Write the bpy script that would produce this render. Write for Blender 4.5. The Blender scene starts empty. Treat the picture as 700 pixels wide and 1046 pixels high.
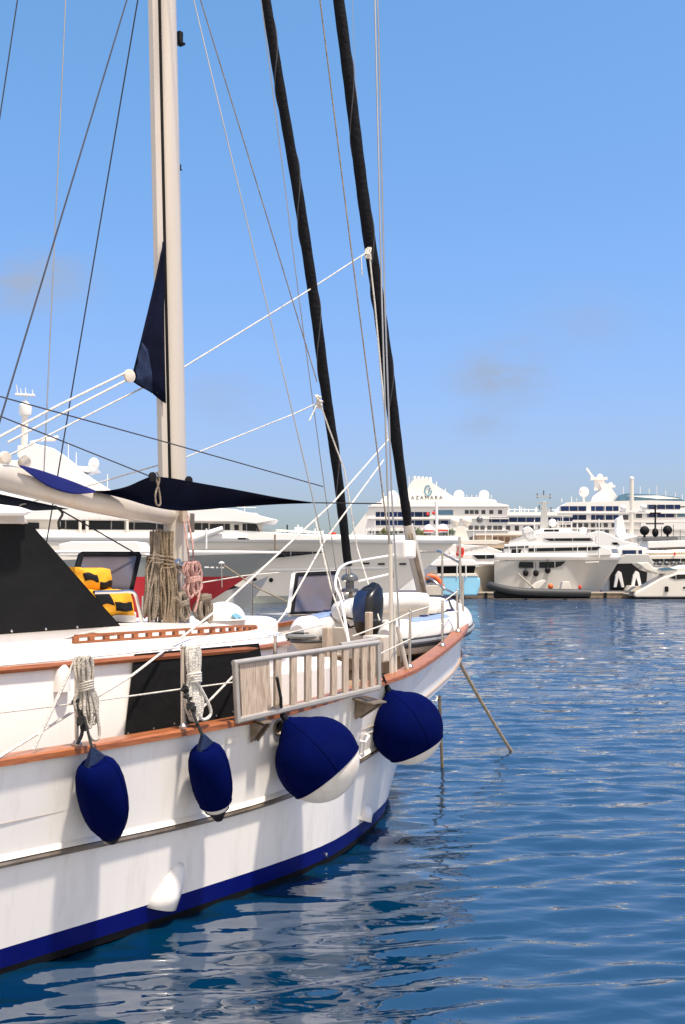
import bpy, bmesh, math, random
import numpy as np
from mathutils import Vector, Matrix
random.seed(7)
rng = np.random.default_rng(5)
scene = bpy.context.scene
COL = scene.collection
R = math.radians
V = Vector

# ------------------------------------------------------------------ camera
FPX = 1100.0                       # focal length in pixels of the 700 x 1046 photograph
CAMH = 2.5
PITCH = math.atan(60/FPX)
cam_d = bpy.data.cameras.new('camera'); cam = bpy.data.objects.new('camera', cam_d)
COL.objects.link(cam)
cam.location = (0, 0, CAMH); cam.rotation_euler = (math.pi/2+PITCH, 0, 0)
cam_d.sensor_fit = 'VERTICAL'; cam_d.sensor_height = 36; cam_d.lens = 36*FPX/1046
cam_d.clip_start = 0.1; cam_d.clip_end = 8000
scene.camera = cam
FWD = V((0, math.cos(PITCH), math.sin(PITCH))); UPV = V((0, -math.sin(PITCH), math.cos(PITCH)))

def ray(px, py):
    return V((1, 0, 0))*((px-350)/FPX) + UPV*(-(py-523)/FPX) + FWD

def proj(w):
    d = V(w)-V((0, 0, CAMH)); k = d.dot(FWD)
    return 350+FPX*d.x/k, 523-FPX*d.dot(UPV)/k

class Frame:
    """a vessel's own axes: x forward, s to starboard (local y = -s), z up from the water"""
    def __init__(self, x, y, yaw):
        self.M = Matrix.Translation((x, y, 0)) @ Matrix.Rotation(yaw, 4, 'Z')
        self.I = self.M.inverted(); self.yaw = yaw; self.o = V((x, y, 0))
    def pt(self, px, py, s=0.0):
        o = self.I @ V((0, 0, CAMH)); d = self.I.to_3x3() @ ray(px, py)
        t = (-s-o.y)/d.y
        return o+d*t
    def ptz(self, px, py, z):
        o = self.I @ V((0, 0, CAMH)); d = self.I.to_3x3() @ ray(px, py)
        return o+d*((z-o.z)/d.z)
    def w(self, p): return self.M @ V(p)
    def px(self, p): return proj(self.M @ V(p))
    def depth(self, p): return (self.M @ V(p) - V((0, 0, CAMH))).dot(FWD)
    def r(self, p, npx): return npx*self.depth(p)/FPX       # length of npx pixels at p
WORLD = Frame(0, 0, 0)
def L(x, s, z): return V((x, -s, z))

# ------------------------------------------------------------------ materials
MATS = {}
def mat(name, col, rough=0.5, metal=0.0, var=0.08, vscale=3.0, bump=0.0, bscale=40.0, coat=0.0, dirt=None, dirt_amt=0.0, dscale=2.0, stretch=(1, 1, 1), spec=0.5, trans=0.0, sub=None):
    if name in MATS: return MATS[name]
    m = bpy.data.materials.new(name); m.use_nodes = True
    nt = m.node_tree; N = nt.nodes; K = nt.links
    b = N['Principled BSDF']
    b.inputs['Roughness'].default_value = rough; b.inputs['Metallic'].default_value = metal
    b.inputs['Coat Weight'].default_value = coat; b.inputs['Coat Roughness'].default_value = 0.06
    b.inputs['Specular IOR Level'].default_value = spec
    tc = N.new('ShaderNodeTexCoord'); mp = N.new('ShaderNodeMapping'); mp.inputs['Scale'].default_value = stretch
    K.new(tc.outputs['Object'], mp.inputs['Vector'])
    n = N.new('ShaderNodeTexNoise'); n.inputs['Scale'].default_value = vscale; n.inputs['Detail'].default_value = 5
    K.new(mp.outputs['Vector'], n.inputs['Vector'])
    mr = N.new('ShaderNodeMapRange'); mr.inputs['From Min'].default_value = .25; mr.inputs['From Max'].default_value = .75
    mr.inputs['To Min'].default_value = 1-var; mr.inputs['To Max'].default_value = 1+var
    K.new(n.outputs['Fac'], mr.inputs['Value'])
    mx = N.new('ShaderNodeVectorMath'); mx.operation = 'SCALE'; mx.inputs[0].default_value = col
    K.new(mr.outputs['Result'], mx.inputs['Scale'])
    out = mx.outputs['Vector']
    if dirt:
        n2 = N.new('ShaderNodeTexNoise'); n2.inputs['Scale'].default_value = dscale; n2.inputs['Detail'].default_value = 8; n2.inputs['Roughness'].default_value = .7
        K.new(mp.outputs['Vector'], n2.inputs['Vector'])
        m2 = N.new('ShaderNodeMapRange'); m2.inputs['From Min'].default_value = .5; m2.inputs['From Max'].default_value = .78
        m2.inputs['To Min'].default_value = 0; m2.inputs['To Max'].default_value = dirt_amt
        K.new(n2.outputs['Fac'], m2.inputs['Value'])
        mix = N.new('ShaderNodeMix'); mix.data_type = 'RGBA'; mix.inputs['B'].default_value = (*dirt, 1)
        K.new(m2.outputs['Result'], mix.inputs['Factor']); K.new(out, mix.inputs['A']); out = mix.outputs['Result']
    K.new(out, b.inputs['Base Color'])
    if bump:
        nb = N.new('ShaderNodeTexNoise'); nb.inputs['Scale'].default_value = bscale; nb.inputs['Detail'].default_value = 4
        K.new(mp.outputs['Vector'], nb.inputs['Vector'])
        bp = N.new('ShaderNodeBump'); bp.inputs['Strength'].default_value = bump; bp.inputs['Distance'].default_value = .02
        K.new(nb.outputs['Fac'], bp.inputs['Height']); K.new(bp.outputs['Normal'], b.inputs['Normal'])
    if trans:
        b.inputs['Transmission Weight'].default_value = trans
    MATS[name] = m
    return m

def wood(name, c1, c2, rough, scale, stretch):
    m = bpy.data.materials.new(name); m.use_nodes = True
    nt = m.node_tree; N = nt.nodes; K = nt.links; b = N['Principled BSDF']
    b.inputs['Roughness'].default_value = rough
    tc = N.new('ShaderNodeTexCoord'); mp = N.new('ShaderNodeMapping'); mp.inputs['Scale'].default_value = stretch
    K.new(tc.outputs['Object'], mp.inputs['Vector'])
    n = N.new('ShaderNodeTexNoise'); n.inputs['Scale'].default_value = scale; n.inputs['Detail'].default_value = 7; n.inputs['Distortion'].default_value = .6
    K.new(mp.outputs['Vector'], n.inputs['Vector'])
    cr = N.new('ShaderNodeValToRGB'); cr.color_ramp.elements[0].position = .32; cr.color_ramp.elements[1].position = .68
    cr.color_ramp.elements[0].color = (*c1, 1); cr.color_ramp.elements[1].color = (*c2, 1)
    K.new(n.outputs['Fac'], cr.inputs['Fac']); K.new(cr.outputs['Color'], b.inputs['Base Color'])
    bp = N.new('ShaderNodeBump'); bp.inputs['Strength'].default_value = .25; bp.inputs['Distance'].default_value = .004
    K.new(n.outputs['Fac'], bp.inputs['Height']); K.new(bp.outputs['Normal'], b.inputs['Normal'])
    MATS[name] = m
    return m

GEL = mat('white_gelcoat', (.83, .785, .735), .28, var=.025, vscale=1.2, coat=.25, dirt=(.52, .46, .37), dirt_amt=.22, dscale=2.2, stretch=(3, 3, .6), bump=.03, bscale=3)
HULLW = mat('hull_white_paint', (.83, .785, .73), .22, var=.025, vscale=.9, coat=.35, dirt=(.50, .44, .35), dirt_amt=.40, dscale=3.2, stretch=(2.6, 2.6, .30), bump=.05, bscale=1.6)
BOOT = mat('boot_stripe_blue', (.0004, .0035, .105), .4, var=.12, vscale=4, dirt=(.006, .014, .08), dirt_amt=.3, dscale=5, stretch=(2, 2, 1), spec=.10)
ANTI = mat('antifouling_black', (.004, .004, .006), .7, var=.3, vscale=5, dirt=(.015, .02, .012), dirt_amt=.3, dscale=6, spec=.1)
TEAK = wood('varnished_teak', (.22, .068, .024), (.39, .135, .050), .32, 9, (.6, 7, 7))
TEAKG = wood('weathered_teak', (.32, .24, .175), (.56, .45, .345), .75, 10, (7, 7, .7))
TEAKD = wood('teak_deck', (.20, .13, .08), (.34, .24, .16), .75, 12, (.5, 8, 8))
STEEL = mat('stainless_steel', (.58, .53, .47), .26, 1.0, var=.1, vscale=6)
STEELD = mat('tarnished_steel', (.30, .235, .17), .45, .7, var=.35, vscale=9, dirt=(.12, .06, .03), dirt_amt=.6, dscale=6)
ALU = mat('brushed_aluminium', (.42, .385, .34), .45, .3, var=.12, vscale=7)
MASTM = mat('cream_mast_paint', (.53, .475, .41), .35, var=.04, vscale=2, dirt=(.42, .34, .24), dirt_amt=.3, dscale=3, stretch=(3, 3, .4), coat=.2)
BLACKM = mat('black_mesh_cover', (.008, .008, .008), .8, var=.25, vscale=3, bump=.7, bscale=7, spec=.16)
NAVY = mat('navy_canvas', (.0035, .005, .016), .9, var=.35, vscale=3, bump=.6, bscale=9, spec=.08)
ROYAL = mat('sunlit_blue_canvas', (.0035, .008, .10), .8, var=.2, vscale=4, bump=.2, bscale=60, spec=.25)
NAVYSEW = mat('faded_navy_canvas', (.012, .022, .06), .85, var=.3, vscale=6, bump=.4, bscale=50, spec=.25)
SAILBLK = mat('black_sail_cover', (.005, .005, .007), .9, var=.4, vscale=7, bump=.8, bscale=18, spec=.2)
FEND = mat('blue_fender_cloth', (.0006, .0030, .046), .9, var=.2, vscale=5, bump=.12, bscale=160, spec=.03, dirt=(.003, .008, .05), dirt_amt=.4, dscale=4)
FENDW = mat('fender_vinyl', (.76, .70, .61), .45, var=.07, vscale=4, dirt=(.42, .28, .19), dirt_amt=.55, dscale=5)
FENDK = mat('black_fender_eye', (.005, .006, .010), .7, spec=.12)
ROPEW = mat('white_rope', (.66, .62, .55), .85, var=.22, vscale=25, bump=.8, bscale=90)
ROPEB = mat('black_rope', (.012, .012, .012), .85, var=.3, vscale=25, bump=.8, bscale=90)
ROPEG = mat('weathered_rope', (.23, .185, .14), .9, var=.4, vscale=14, bump=.9, bscale=70)
ROPEP = mat('pink_fleck_rope', (.52, .30, .26), .9, var=.45, vscale=45, bump=.9, bscale=90)
ROPET = mat('tan_mooring_rope', (.34, .27, .18), .9, var=.35, vscale=20, bump=.8, bscale=70)
WIRE = mat('rigging_wire', (.35, .34, .33), .4, .6, var=.15)
WIRED = mat('dark_rigging_wire', (.05, .05, .06), .5, .3, var=.2)
HYP = mat('inflatable_fabric', (.64, .615, .58), .5, var=.05, vscale=4, dirt=(.45, .42, .36), dirt_amt=.35, dscale=5, bump=.08, bscale=10)
HYPG = mat('grey_rubbing_strake', (.22, .23, .24), .6, var=.12)
HYPD = mat('dark_grey_rubber', (.06, .062, .066), .6)
HYPB = mat('faded_blue_trim', (.20, .27, .42), .6, var=.12)
BEIGE = mat('beige_panel', (.62, .55, .46), .6, var=.08)
OUTB = mat('black_engine_paint', (.008, .008, .009), .3, var=.1, coat=.25, spec=.35)
OUTBB = mat('navy_engine_decal', (.010, .022, .075), .35, coat=.2)
SMOKE = mat('smoked_acrylic', (.13, .115, .135), .10, var=.1, vscale=2, coat=.4)
YEL = mat('yellow_canvas', (.75, .34, .008), .75, var=.12, vscale=8, bump=.4, bscale=25)
BLK = mat('black_plastic', (.007, .007, .008), .65, spec=.2)
RED = mat('red_paint', (.42, .012, .018), .45, var=.1, vscale=1)
SYW = mat('yacht_white', (.82, .79, .75), .3, var=.02, vscale=.3, coat=.2)
SYC = mat('yacht_cream', (.74, .68, .59), .3, var=.03, vscale=.3, coat=.3)
SYG = mat('yacht_grey_green', (.30, .31, .27), .3, var=.05, vscale=.3, coat=.2)
SYS = mat('yacht_silver', (.46, .45, .42), .28, var=.05, vscale=.3, coat=.4)
SYT = mat('yacht_tan', (.50, .43, .33), .3, var=.05, vscale=.3, coat=.3)
GREYH = mat('grey_hull_paint', (.25, .26, .25), .35, var=.06, vscale=.5)
GLASSD = mat('dark_tinted_glass', (.008, .009, .011), .1, var=.3, vscale=.8, spec=.3)
GLASSB = mat('blue_tinted_glass', (.006, .022, .085), .12, var=.6, vscale=.12, spec=.25)
def mullions(m, pitch, width, col):
    nt = m.node_tree; N = nt.nodes; K = nt.links; b = N['Principled BSDF']
    tc = N.new('ShaderNodeTexCoord'); sx = N.new('ShaderNodeSeparateXYZ'); K.new(tc.outputs['Object'], sx.inputs[0])
    d = N.new('ShaderNodeMath'); d.operation = 'DIVIDE'; d.inputs[1].default_value = pitch; K.new(sx.outputs['X'], d.inputs[0])
    f = N.new('ShaderNodeMath'); f.operation = 'FRACT'; K.new(d.outputs[0], f.inputs[0])
    l = N.new('ShaderNodeMath'); l.operation = 'LESS_THAN'; l.inputs[1].default_value = width; K.new(f.outputs[0], l.inputs[0])
    mx = N.new('ShaderNodeMix'); mx.data_type = 'RGBA'; mx.inputs['B'].default_value = (*col, 1)
    old = b.inputs['Base Color'].links[0].from_socket; K.new(l.outputs[0], mx.inputs['Factor']); K.new(old, mx.inputs['A']); K.new(mx.outputs['Result'], b.inputs['Base Color'])
    # each pane tilts a little differently, so each catches its own piece of sky
    fl = N.new('ShaderNodeMath'); fl.operation = 'FLOOR'; K.new(d.outputs[0], fl.inputs[0])
    wn = N.new('ShaderNodeTexWhiteNoise'); wn.noise_dimensions = '1D'; K.new(fl.outputs[0], wn.inputs['W'])
    mr = N.new('ShaderNodeMapRange'); mr.inputs['To Min'].default_value = .04; mr.inputs['To Max'].default_value = .35; K.new(wn.outputs['Value'], mr.inputs['Value']); K.new(mr.outputs['Result'], b.inputs['Roughness'])
mullions(GLASSB, 3.4, .07, (.5, .48, .45)); mullions(GLASSD, 1.7, .05, (.30, .29, .27))
GLASST = mat('teal_glass', (.06, .16, .24), .08, var=.4, vscale=.2, coat=.5)
SHIPW = mat('ship_white', (.82, .77, .71), .4, var=.03, vscale=.05)
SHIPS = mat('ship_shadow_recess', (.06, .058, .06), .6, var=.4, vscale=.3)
LTBLUE = mat('light_blue_paint', (.28, .60, .80), .3, var=.08, vscale=.7, coat=.3)
ORANGE = mat('orange_plastic', (.75, .13, .03), .5, var=.1)
REDF = mat('red_flag_cloth', (.68, .05, .03), .8, var=.1)
DOCKM = wood('dock_timber', (.16, .11, .07), (.30, .22, .14), .8, 2.5, (1, 1, 3))
STONE = mat('quay_stone', (.34, .29, .23), .85, var=.25, vscale=.6, bump=.5, bscale=3)
OCHRE = mat('ochre_render', (.50, .38, .27), .85, var=.12, vscale=.3)
BRICK = mat('brown_shutters', (.20, .12, .075), .8, var=.3, vscale=1)
BARK = mat('bark', (.10, .075, .05), .9, var=.3, vscale=2, bump=.8, bscale=8)
LEAF = mat('foliage_green', (.055, .085, .022), .7, var=.5, vscale=.8)
LEAFY = mat('foliage_yellow_green', (.12, .13, .03), .7, var=.4, vscale=.8)
RIBM = mat('rib_black', (.035, .035, .036), .6, var=.15)
GUNM = mat('gunmetal_paint', (.12, .12, .125), .3, .3, coat=.3)

# ------------------------------------------------------------------ mesh builder
class MB:
    def __init__(self, F=WORLD): self.v = []; self.f = []; self.sm = []; self.F = F
    def add(self, vs, fs, smooth=False):
        n = len(self.v); self.v += [V(p) for p in vs]
        for f in fs: self.f.append([n+i for i in f]); self.sm.append(smooth)
        return self
    def box(self, a, b):
        x0, x1 = sorted((a[0], b[0])); y0, y1 = sorted((a[1], b[1])); z0, z1 = sorted((a[2], b[2]))
        vs = [(x0, y0, z0), (x1, y0, z0), (x1, y1, z0), (x0, y1, z0), (x0, y0, z1), (x1, y0, z1), (x1, y1, z1), (x0, y1, z1)]
        return self.add(vs, [(3, 2, 1, 0), (4, 5, 6, 7), (0, 1, 5, 4), (1, 2, 6, 5), (2, 3, 7, 6), (3, 0, 4, 7)])
    def bar(self, p, q, w, h, up=V((0, 0, 1))):
        p, q = V(p), V(q); t = (q-p).normalized(); a = t.cross(up)
        if a.length < 1e-4: a = t.cross(V((1, 0, 0)))
        a.normalize(); u = a.cross(t).normalized(); a *= w/2; u *= h/2
        vs = [p-a-u, p+a-u, p+a+u, p-a+u, q-a-u, q+a-u, q+a+u, q-a+u]
        return self.add(vs, [(3, 2, 1, 0), (4, 5, 6, 7), (0, 1, 5, 4), (1, 2, 6, 5), (2, 3, 7, 6), (3, 0, 4, 7)])
    def prism(self, poly, vec):
        poly = [V(p) for p in poly]; vec = V(vec); n = len(poly)
        return self.add(poly+[p+vec for p in poly], [tuple(range(n))[::-1], tuple(range(n, 2*n))]+[(i, (i+1) % n, n+(i+1) % n, n+i) for i in range(n)])
    def tube(self, pts, r, n=8, squash=None):
        pts = [V(p) for p in pts]; m = len(pts)
        rs = r if isinstance(r, (list, tuple)) else [r]*m
        t0 = (pts[1]-pts[0]).normalized(); a = t0.cross(V((0, 0, 1)))
        if a.length < 1e-3: a = t0.cross(V((1, 0, 0)))
        a.normalize(); rows = []
        for i, p in enumerate(pts):
            t = (pts[min(i+1, m-1)]-pts[max(i-1, 0)])
            if t.length < 1e-9: t = t0
            t.normalize(); a = (a-t*a.dot(t)).normalized(); b = t.cross(a)
            rows.append([p+(a*math.cos(2*math.pi*k/n)+b*math.sin(2*math.pi*k/n))*rs[i] for k in range(n)])
        return self.grid(rows, wrap=True, caps=True)
    def grid(self, rows, wrap=False, caps=False, smooth=True):
        m = len(rows); n = len(rows[0]); vs = [p for r_ in rows for p in r_]; fs = []
        for i in range(m-1):
            for j in range(n if wrap else n-1):
                fs.append((i*n+j, i*n+(j+1) % n, (i+1)*n+(j+1) % n, (i+1)*n+j))
        k = len(self.v); self.add(vs, fs, smooth)
        if caps:
            self.f += [[k+j for j in range(n)][::-1], [k+(m-1)*n+j for j in range(n)]]; self.sm += [False, False]
        return self
    def lathe(self, prof, o, axis, n=24):
        o, ax = V(o), V(axis).normalized(); a = ax.cross(V((0, 0, 1)))
        if a.length < 1e-3: a = ax.cross(V((1, 0, 0)))
        a.normalize(); b = ax.cross(a)
        rows = [[o+ax*t+(a*math.cos(2*math.pi*k/n)+b*math.sin(2*math.pi*k/n))*max(r, 1e-4) for k in range(n)] for r, t in prof]
        return self.grid(rows, wrap=True, caps=True)
    def ball(self, c, r, n=16, sz=1.0, sx=1.0, sy=1.0):
        c = V(c); rows = []
        for i in range(n+1):
            th = math.pi*i/n
            rows.append([c+V((sx*r*max(math.sin(th), 1e-3)*math.cos(2*math.pi*k/n), sy*r*max(math.sin(th), 1e-3)*math.sin(2*math.pi*k/n), sz*r*math.cos(th))) for k in range(n)])
        return self.grid(rows, wrap=True, caps=True)
    def build(self, name, m, parent=None, label=None, bevel=0, solid=0, sub=0):
        W = [self.F.M @ p for p in self.v]
        if parent is not None: I = MW[parent.name].inverted()
        else:
            lo = min(p.z for p in W); c = sum(W, V((0, 0, 0)))/len(W); I = Matrix.Translation((-c.x, -c.y, -lo))
        me = bpy.data.meshes.new(name); me.from_pydata([I @ p for p in W], [], self.f)
        bm = bmesh.new(); bm.from_mesh(me); bmesh.ops.remove_doubles(bm, verts=bm.verts, dist=1e-5) if len(bm.verts) < 60000 else None
        bmesh.ops.recalc_face_normals(bm, faces=bm.faces); bm.to_mesh(me); bm.free()
        # smooth flags by angle
        for p in me.polygons: p.use_smooth = False
        if any(self.sm):
            for p in me.polygons: p.use_smooth = True
            try: me.set_sharp_from_angle(angle=R(38))
            except Exception: pass
        me.materials.append(m)
        o = bpy.data.objects.new(name, me); COL.objects.link(o)
        if parent is not None: o.parent = parent; MW[o.name] = MW[parent.name].copy()
        else: o.matrix_world = I.inverted(); MW[o.name] = I.inverted()
        if label: o['label'] = label
        if solid:
            md = o.modifiers.new('thickness', 'SOLIDIFY'); md.thickness = solid; md.offset = 0
        if bevel:
            md = o.modifiers.new('bevel', 'BEVEL'); md.width = bevel; md.segments = 2; md.limit_method = 'ANGLE'; md.angle_limit = R(40)
        if sub:
            md = o.modifiers.new('sub', 'SUBSURF'); md.levels = sub; md.render_levels = sub
        return o
MW = {}
def thing(name, label, cat, F, p, group=None):
    o = bpy.data.objects.new(name, None); COL.objects.link(o); o.empty_display_size = .2
    M = Matrix.Translation(F.w(p)) @ Matrix.Rotation(F.yaw, 4, 'Z'); o.matrix_world = M; MW[o.name] = M
    o['label'] = label; o['category'] = cat
    if group: o['group'] = group
    return o
def tag(o, label, cat, group=None):
    o['label'] = label; o['category'] = cat
    if group: o['group'] = group
    return o
def struct(o, kind='structure'):
    o['kind'] = kind; return o
def lerp(tab, x):
    if x <= tab[0][0]: return tab[0][1]
    for (a, b), (c, d) in zip(tab, tab[1:]):
        if x <= c: return b+(d-b)*(x-a)/(c-a)
    return tab[-1][1]
def smooth_tab(tab, x):
    """Catmull-Rom through the table"""
    xs = [t[0] for t in tab]; ys = [t[1] for t in tab]
    if x <= xs[0]: return ys[0]
    if x >= xs[-1]: return ys[-1]
    i = max(k for k in range(len(xs)-1) if xs[k] <= x)
    x0, x1 = xs[i], xs[i+1]; h = x1-x0; t = (x-x0)/h
    m0 = (ys[i+1]-ys[i-1])/(xs[i+1]-xs[i-1]) if i > 0 else (ys[1]-ys[0])/(xs[1]-xs[0])
    m1 = (ys[i+2]-ys[i])/(xs[i+2]-xs[i]) if i+2 < len(xs) else (ys[-1]-ys[-2])/(xs[-1]-xs[-2])
    return (2*t**3-3*t*t+1)*ys[i]+(t**3-2*t*t+t)*h*m0+(-2*t**3+3*t*t)*ys[i+1]+(t**3-t*t)*h*m1
def arc(p, q, sag, n=12):
    p, q = V(p), V(q)
    return [p.lerp(q, i/n)-V((0, 0, sag*4*(i/n)*(1-i/n))) for i in range(n+1)]
def spline(pts, n=6):
    pts = [V(p) for p in pts]; out = []
    for i in range(len(pts)-1):
        p0 = pts[max(i-1, 0)]; p1 = pts[i]; p2 = pts[i+1]; p3 = pts[min(i+2, len(pts)-1)]
        for k in range(n):
            t = k/n
            out.append(.5*((2*p1)+(p2-p0)*t+(2*p0-5*p1+4*p2-p3)*t*t+(3*p1-p0-3*p2+p3)*t**3))
    return out+[pts[-1]]

# ------------------------------------------------------------------ the sailing yacht
Y = Frame(-1.7, 11.0, R(53))
yacht = thing('sailing_yacht', 'big white sailing yacht with blue boot stripe and varnished rail in the left foreground', 'sailing yacht', Y, (0, 0, 0))
BR = [(-9, 1.95), (-6, 2.28), (-3.8, 2.40), (-1.5, 2.42), (-.7, 2.40), (.2, 2.30), (1, 2.16), (1.76, 1.95), (2.5, 1.72), (3, 1.55), (3.75, 1.2), (4.3, .80), (4.7, .44), (4.92, .16), (5.0, .02)]
BW = [(-9, 1.5), (-6, 2.05), (-3.64, 2.20), (-2, 2.29), (-.5, 2.26), (.4, 2.02), (1.0, 1.79), (1.44, 1.58), (2.2, 1.08), (3.0, .48), (3.6, .02), (5.2, .02)]
ZR = [(-9, 1.42), (-6, 1.36), (-3.8, 1.33), (-1.5, 1.34), (-.7, 1.38), (.2, 1.44), (1.0, 1.485), (1.76, 1.56), (2.6, 1.665), (3.75, 1.83), (4.5, 1.97), (5.0, 2.08)]
ZRUB = [(-9, .80), (-3.8, .73), (-1.5, .69), (0, .80), (1.0, .90), (2, 1.02), (3, 1.14), (4, 1.28), (5, 1.42)]
def br(x): return max(.02, smooth_tab(BR, x))
def bw(x): return max(.02, smooth_tab(BW, x))
def zr(x): return smooth_tab(ZR, x)
def zrub(x): return smooth_tab(ZRUB, x)
def zb(x): return 0 if x < 3.6 else 2.08*((x-3.6)/1.4)**1.25
def hs(x, z):
    z0 = zb(x)
    if z <= z0: return max(.02, bw(x)*(1-.25*max(0, z0-z)))
    t = (z-z0)/max(zr(x)-z0, .05)
    p = 1.0+.25*min(1, max(0, (x+.5)/4))
    return bw(x)+(br(x)-bw(x))*min(1, t)**p
XS = [-9+.25*i for i in range(40)]+[1+.125*i for i in range(24)]+[4+.07*i for i in range(13)]+[4.9, 4.94, 4.97, 5.0]
XS = sorted(set(round(x, 3) for x in XS))
def hull_part(name, levels, m, side=(1, -1), off=0, parent=yacht):
    mb = MB(Y)
    for sd in side:
        mb.grid([[L(x, sd*(hs(x, max(zf(x), zb(x)))+off), max(zf(x), zb(x)) if i else max(zf(x), zb(x)-.001)) for x in XS] for i, zf in enumerate(levels)])
    return mb.build(name, m, parent)
hull = hull_part('hull', [lambda x: .175]+[(lambda k: (lambda x: .175+(zrub(x)-.175)*k))(k) for k in (.2, .4, .6, .8, .97)] +
                 [(lambda k: (lambda x: zrub(x)+(zr(x)-zrub(x))*k))(k) for k in (.0, .2, .4, .6, .8, 1.0)], HULLW)
hull_part('boot_stripe', [lambda x: .05, lambda x: .11, lambda x: .175], BOOT, parent=hull)
hull_part('antifouling', [lambda x: -.6, lambda x: -.3, lambda x: 0., lambda x: .05], ANTI, parent=hull)

def railpath(off, x0=-9, x1=5.0):
    """points along the starboard rail, the bow, and back along port"""
    xs = [x for x in XS if x0 <= x <= x1]
    return [(x, br(x)+off) for x in xs]
def ribbon(name, inn, out, z0, z1, zf, m, parent, x1=5.0):
    """a rectangular moulding following the sheer on both sides"""
    mb = MB(Y)
    for sd in (1, -1):
        rows = []
        xs = [x for x in XS if x <= x1]
        for i, x in enumerate(xs):
            e = .01; dx, ds = 2*e, br(min(5, x+e))-br(x-e)
            nrm = V((-ds, dx, 0)).normalized() if x < 4.99 else V((1, 0, 0))
            b = V((x, br(x), 0)); z = zf(x)
            a_, c_ = b+nrm*inn, b+nrm*out
            a_.y = max(a_.y, 0.0); c_.y = max(c_.y, 0.0)
            rows.append([L(a_.x, sd*a_.y, z+z0), L(c_.x, sd*c_.y, z+z0), L(c_.x, sd*c_.y, z+z1*.75), L(c_.x-nrm.x*.012, sd*max(0, c_.y-nrm.y*.012), z+z1), L(a_.x, sd*a_.y, z+z1)])
        mb.grid(rows, wrap=True, caps=True)
    return mb.build(name, m, parent)
ribbon('cap_rail', -.115, .035, .0, .048, zr, TEAK, yacht)
ribbon('bulwark', -.09, -.065, -.42, -.003, zr, GEL, yacht, 4.9)
ribbon('rub_rail', -.03, .035, -.028, .02, zrub, STEELD, hull, 4.6)
# the rub strake follows the hull, not the rail: rebuild its offset from the true half breadth
o = hull.children[-1]
mbr = MB(Y)
for sd in (1, -1):
    rows = []
    for x in [x for x in XS if x <= 4.2]:
        z = zrub(x); b = hs(x, z)
        rows.append([L(x, sd*(b-.02), z-.035), L(x, sd*(b+.026), z-.030), L(x, sd*(b+.034), z-.012), L(x, sd*(b+.026), z+.006), L(x, sd*(b-.02), z+.012)])
    mbr.grid(rows, wrap=True, caps=True)
bpy.data.objects.remove(o)
mbr.build('rub_rail', STEELD, hull)
mbr = MB(Y)
for sd in (1, -1):
    rows = []
    for x in [x for x in XS if x <= 4.2]:
        z = zrub(x)+.012; b = hs(x, z)
        rows.append([L(x, sd*(b-.02), z), L(x, sd*(b+.030), z+.002), L(x, sd*(b+.012), z+.03), L(x, sd*(b-.01), z+.04)])
    mbr.grid(rows, wrap=True, caps=True)
mbr.build('strake_moulding', HULLW, hull)

def zdeck(x): return zr(x)-.36
mb = MB(Y)
mb.grid([[L(x, k*max(.01, br(x)-.05), zdeck(x)+.03*(1-abs(k))) for k in (-1, -.6, -.2, .2, .6, 1)] for x in XS if x < 4.93])
mb.build('deck', TEAKD, yacht)

# deckhouse: plan outline (starboard half), swept up into a cambered roof
PLAN = [(-8, 1.75), (-5, 1.95), (-3.5, 1.97), (-1.3, 1.97), (-.85, 1.93), (-.5, 1.82), (-.12, 1.58), (.16, 1.25), (.34, .9), (.42, .55), (.45, .2)]
def ring(inset, z, taper=0):
    pts = []
    cx = -2
    for x, s in PLAN:
        k = (s-inset)/s
        xx = x-inset*(1 if x > .1 else (.5 if x > -.7 else 0))
        pts.append((xx, max(s-inset, .02)))
    return [L(x, s, z) for x, s in pts]+[L(x, -s, z) for x, s in reversed(pts)]
mb = MB(Y)
ZH = 1.90
mb.grid([ring(0, .8), ring(0, 1.3), ring(0, ZH-.05), ring(.015, ZH), ring(.05, ZH+.03), ring(.14, ZH+.055), ring(.5, ZH+.085), ring(1.0, ZH+.11), ring(1.5, ZH+.12), ring(1.9, ZH+.12)], wrap=True, caps=True)
house = mb.build('deckhouse', GEL, yacht)
mb = MB(Y); tr_ = [(.0, -.30), (1.2, -.30), (2.1, -.42), (2.3, -.7), (2.2, -1.2), (1.2, -1.55), (.0, -1.7)]
def tring(k, z): c = (.9, -.95); return [L(c[0]+(x-c[0])*k, c[1]+(s-c[1])*k, z) for x, s in tr_]
mb.grid([tring(1, .9), tring(1, 1.86), tring(.98, 1.92), tring(.92, 1.95), tring(.4, 1.97)], wrap=True, caps=True); mb.build('forward_trunk', GEL, house)
mb = MB(Y); sd_ = [L(x, s_, .9) for x, s_ in [(-.7, 1.9), (.1, 1.86), (.55, 1.72), (.85, 1.35), (.6, .95), (-.6, .9)]]
mb.prism(sd_, (0, 0, .74)); mb.build('side_locker', GEL, house, bevel=.04)
# wooden moulding round the house at roof level
mb = MB(Y)
PL = spline([L(x, s, 0) for x, s in PLAN[1:8]], 6)
for sd in (1, -1):
    rows = []
    for i, p in enumerate(PL):
        t = (PL[min(i+1, len(PL)-1)]-PL[max(0, i-1)]).normalized(); n = V((t.y, -t.x, 0))
        if n.y > 0: n = -n
        z = ZH-.045-.05*max(0, min(1, (p.x+.7)/.8))**2
        rows.append([V((q.x, sd*q.y, q.z)) for q in (p-n*.01+V((0, 0, z-.025)), p+n*.028+V((0, 0, z-.022)), p+n*.036+V((0, 0, z)), p+n*.028+V((0, 0, z+.022)), p-n*.01+V((0, 0, z+.025)))])
    mb.grid(rows, wrap=True, caps=True)
mb.build('wood_moulding', TEAK, house)
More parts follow.
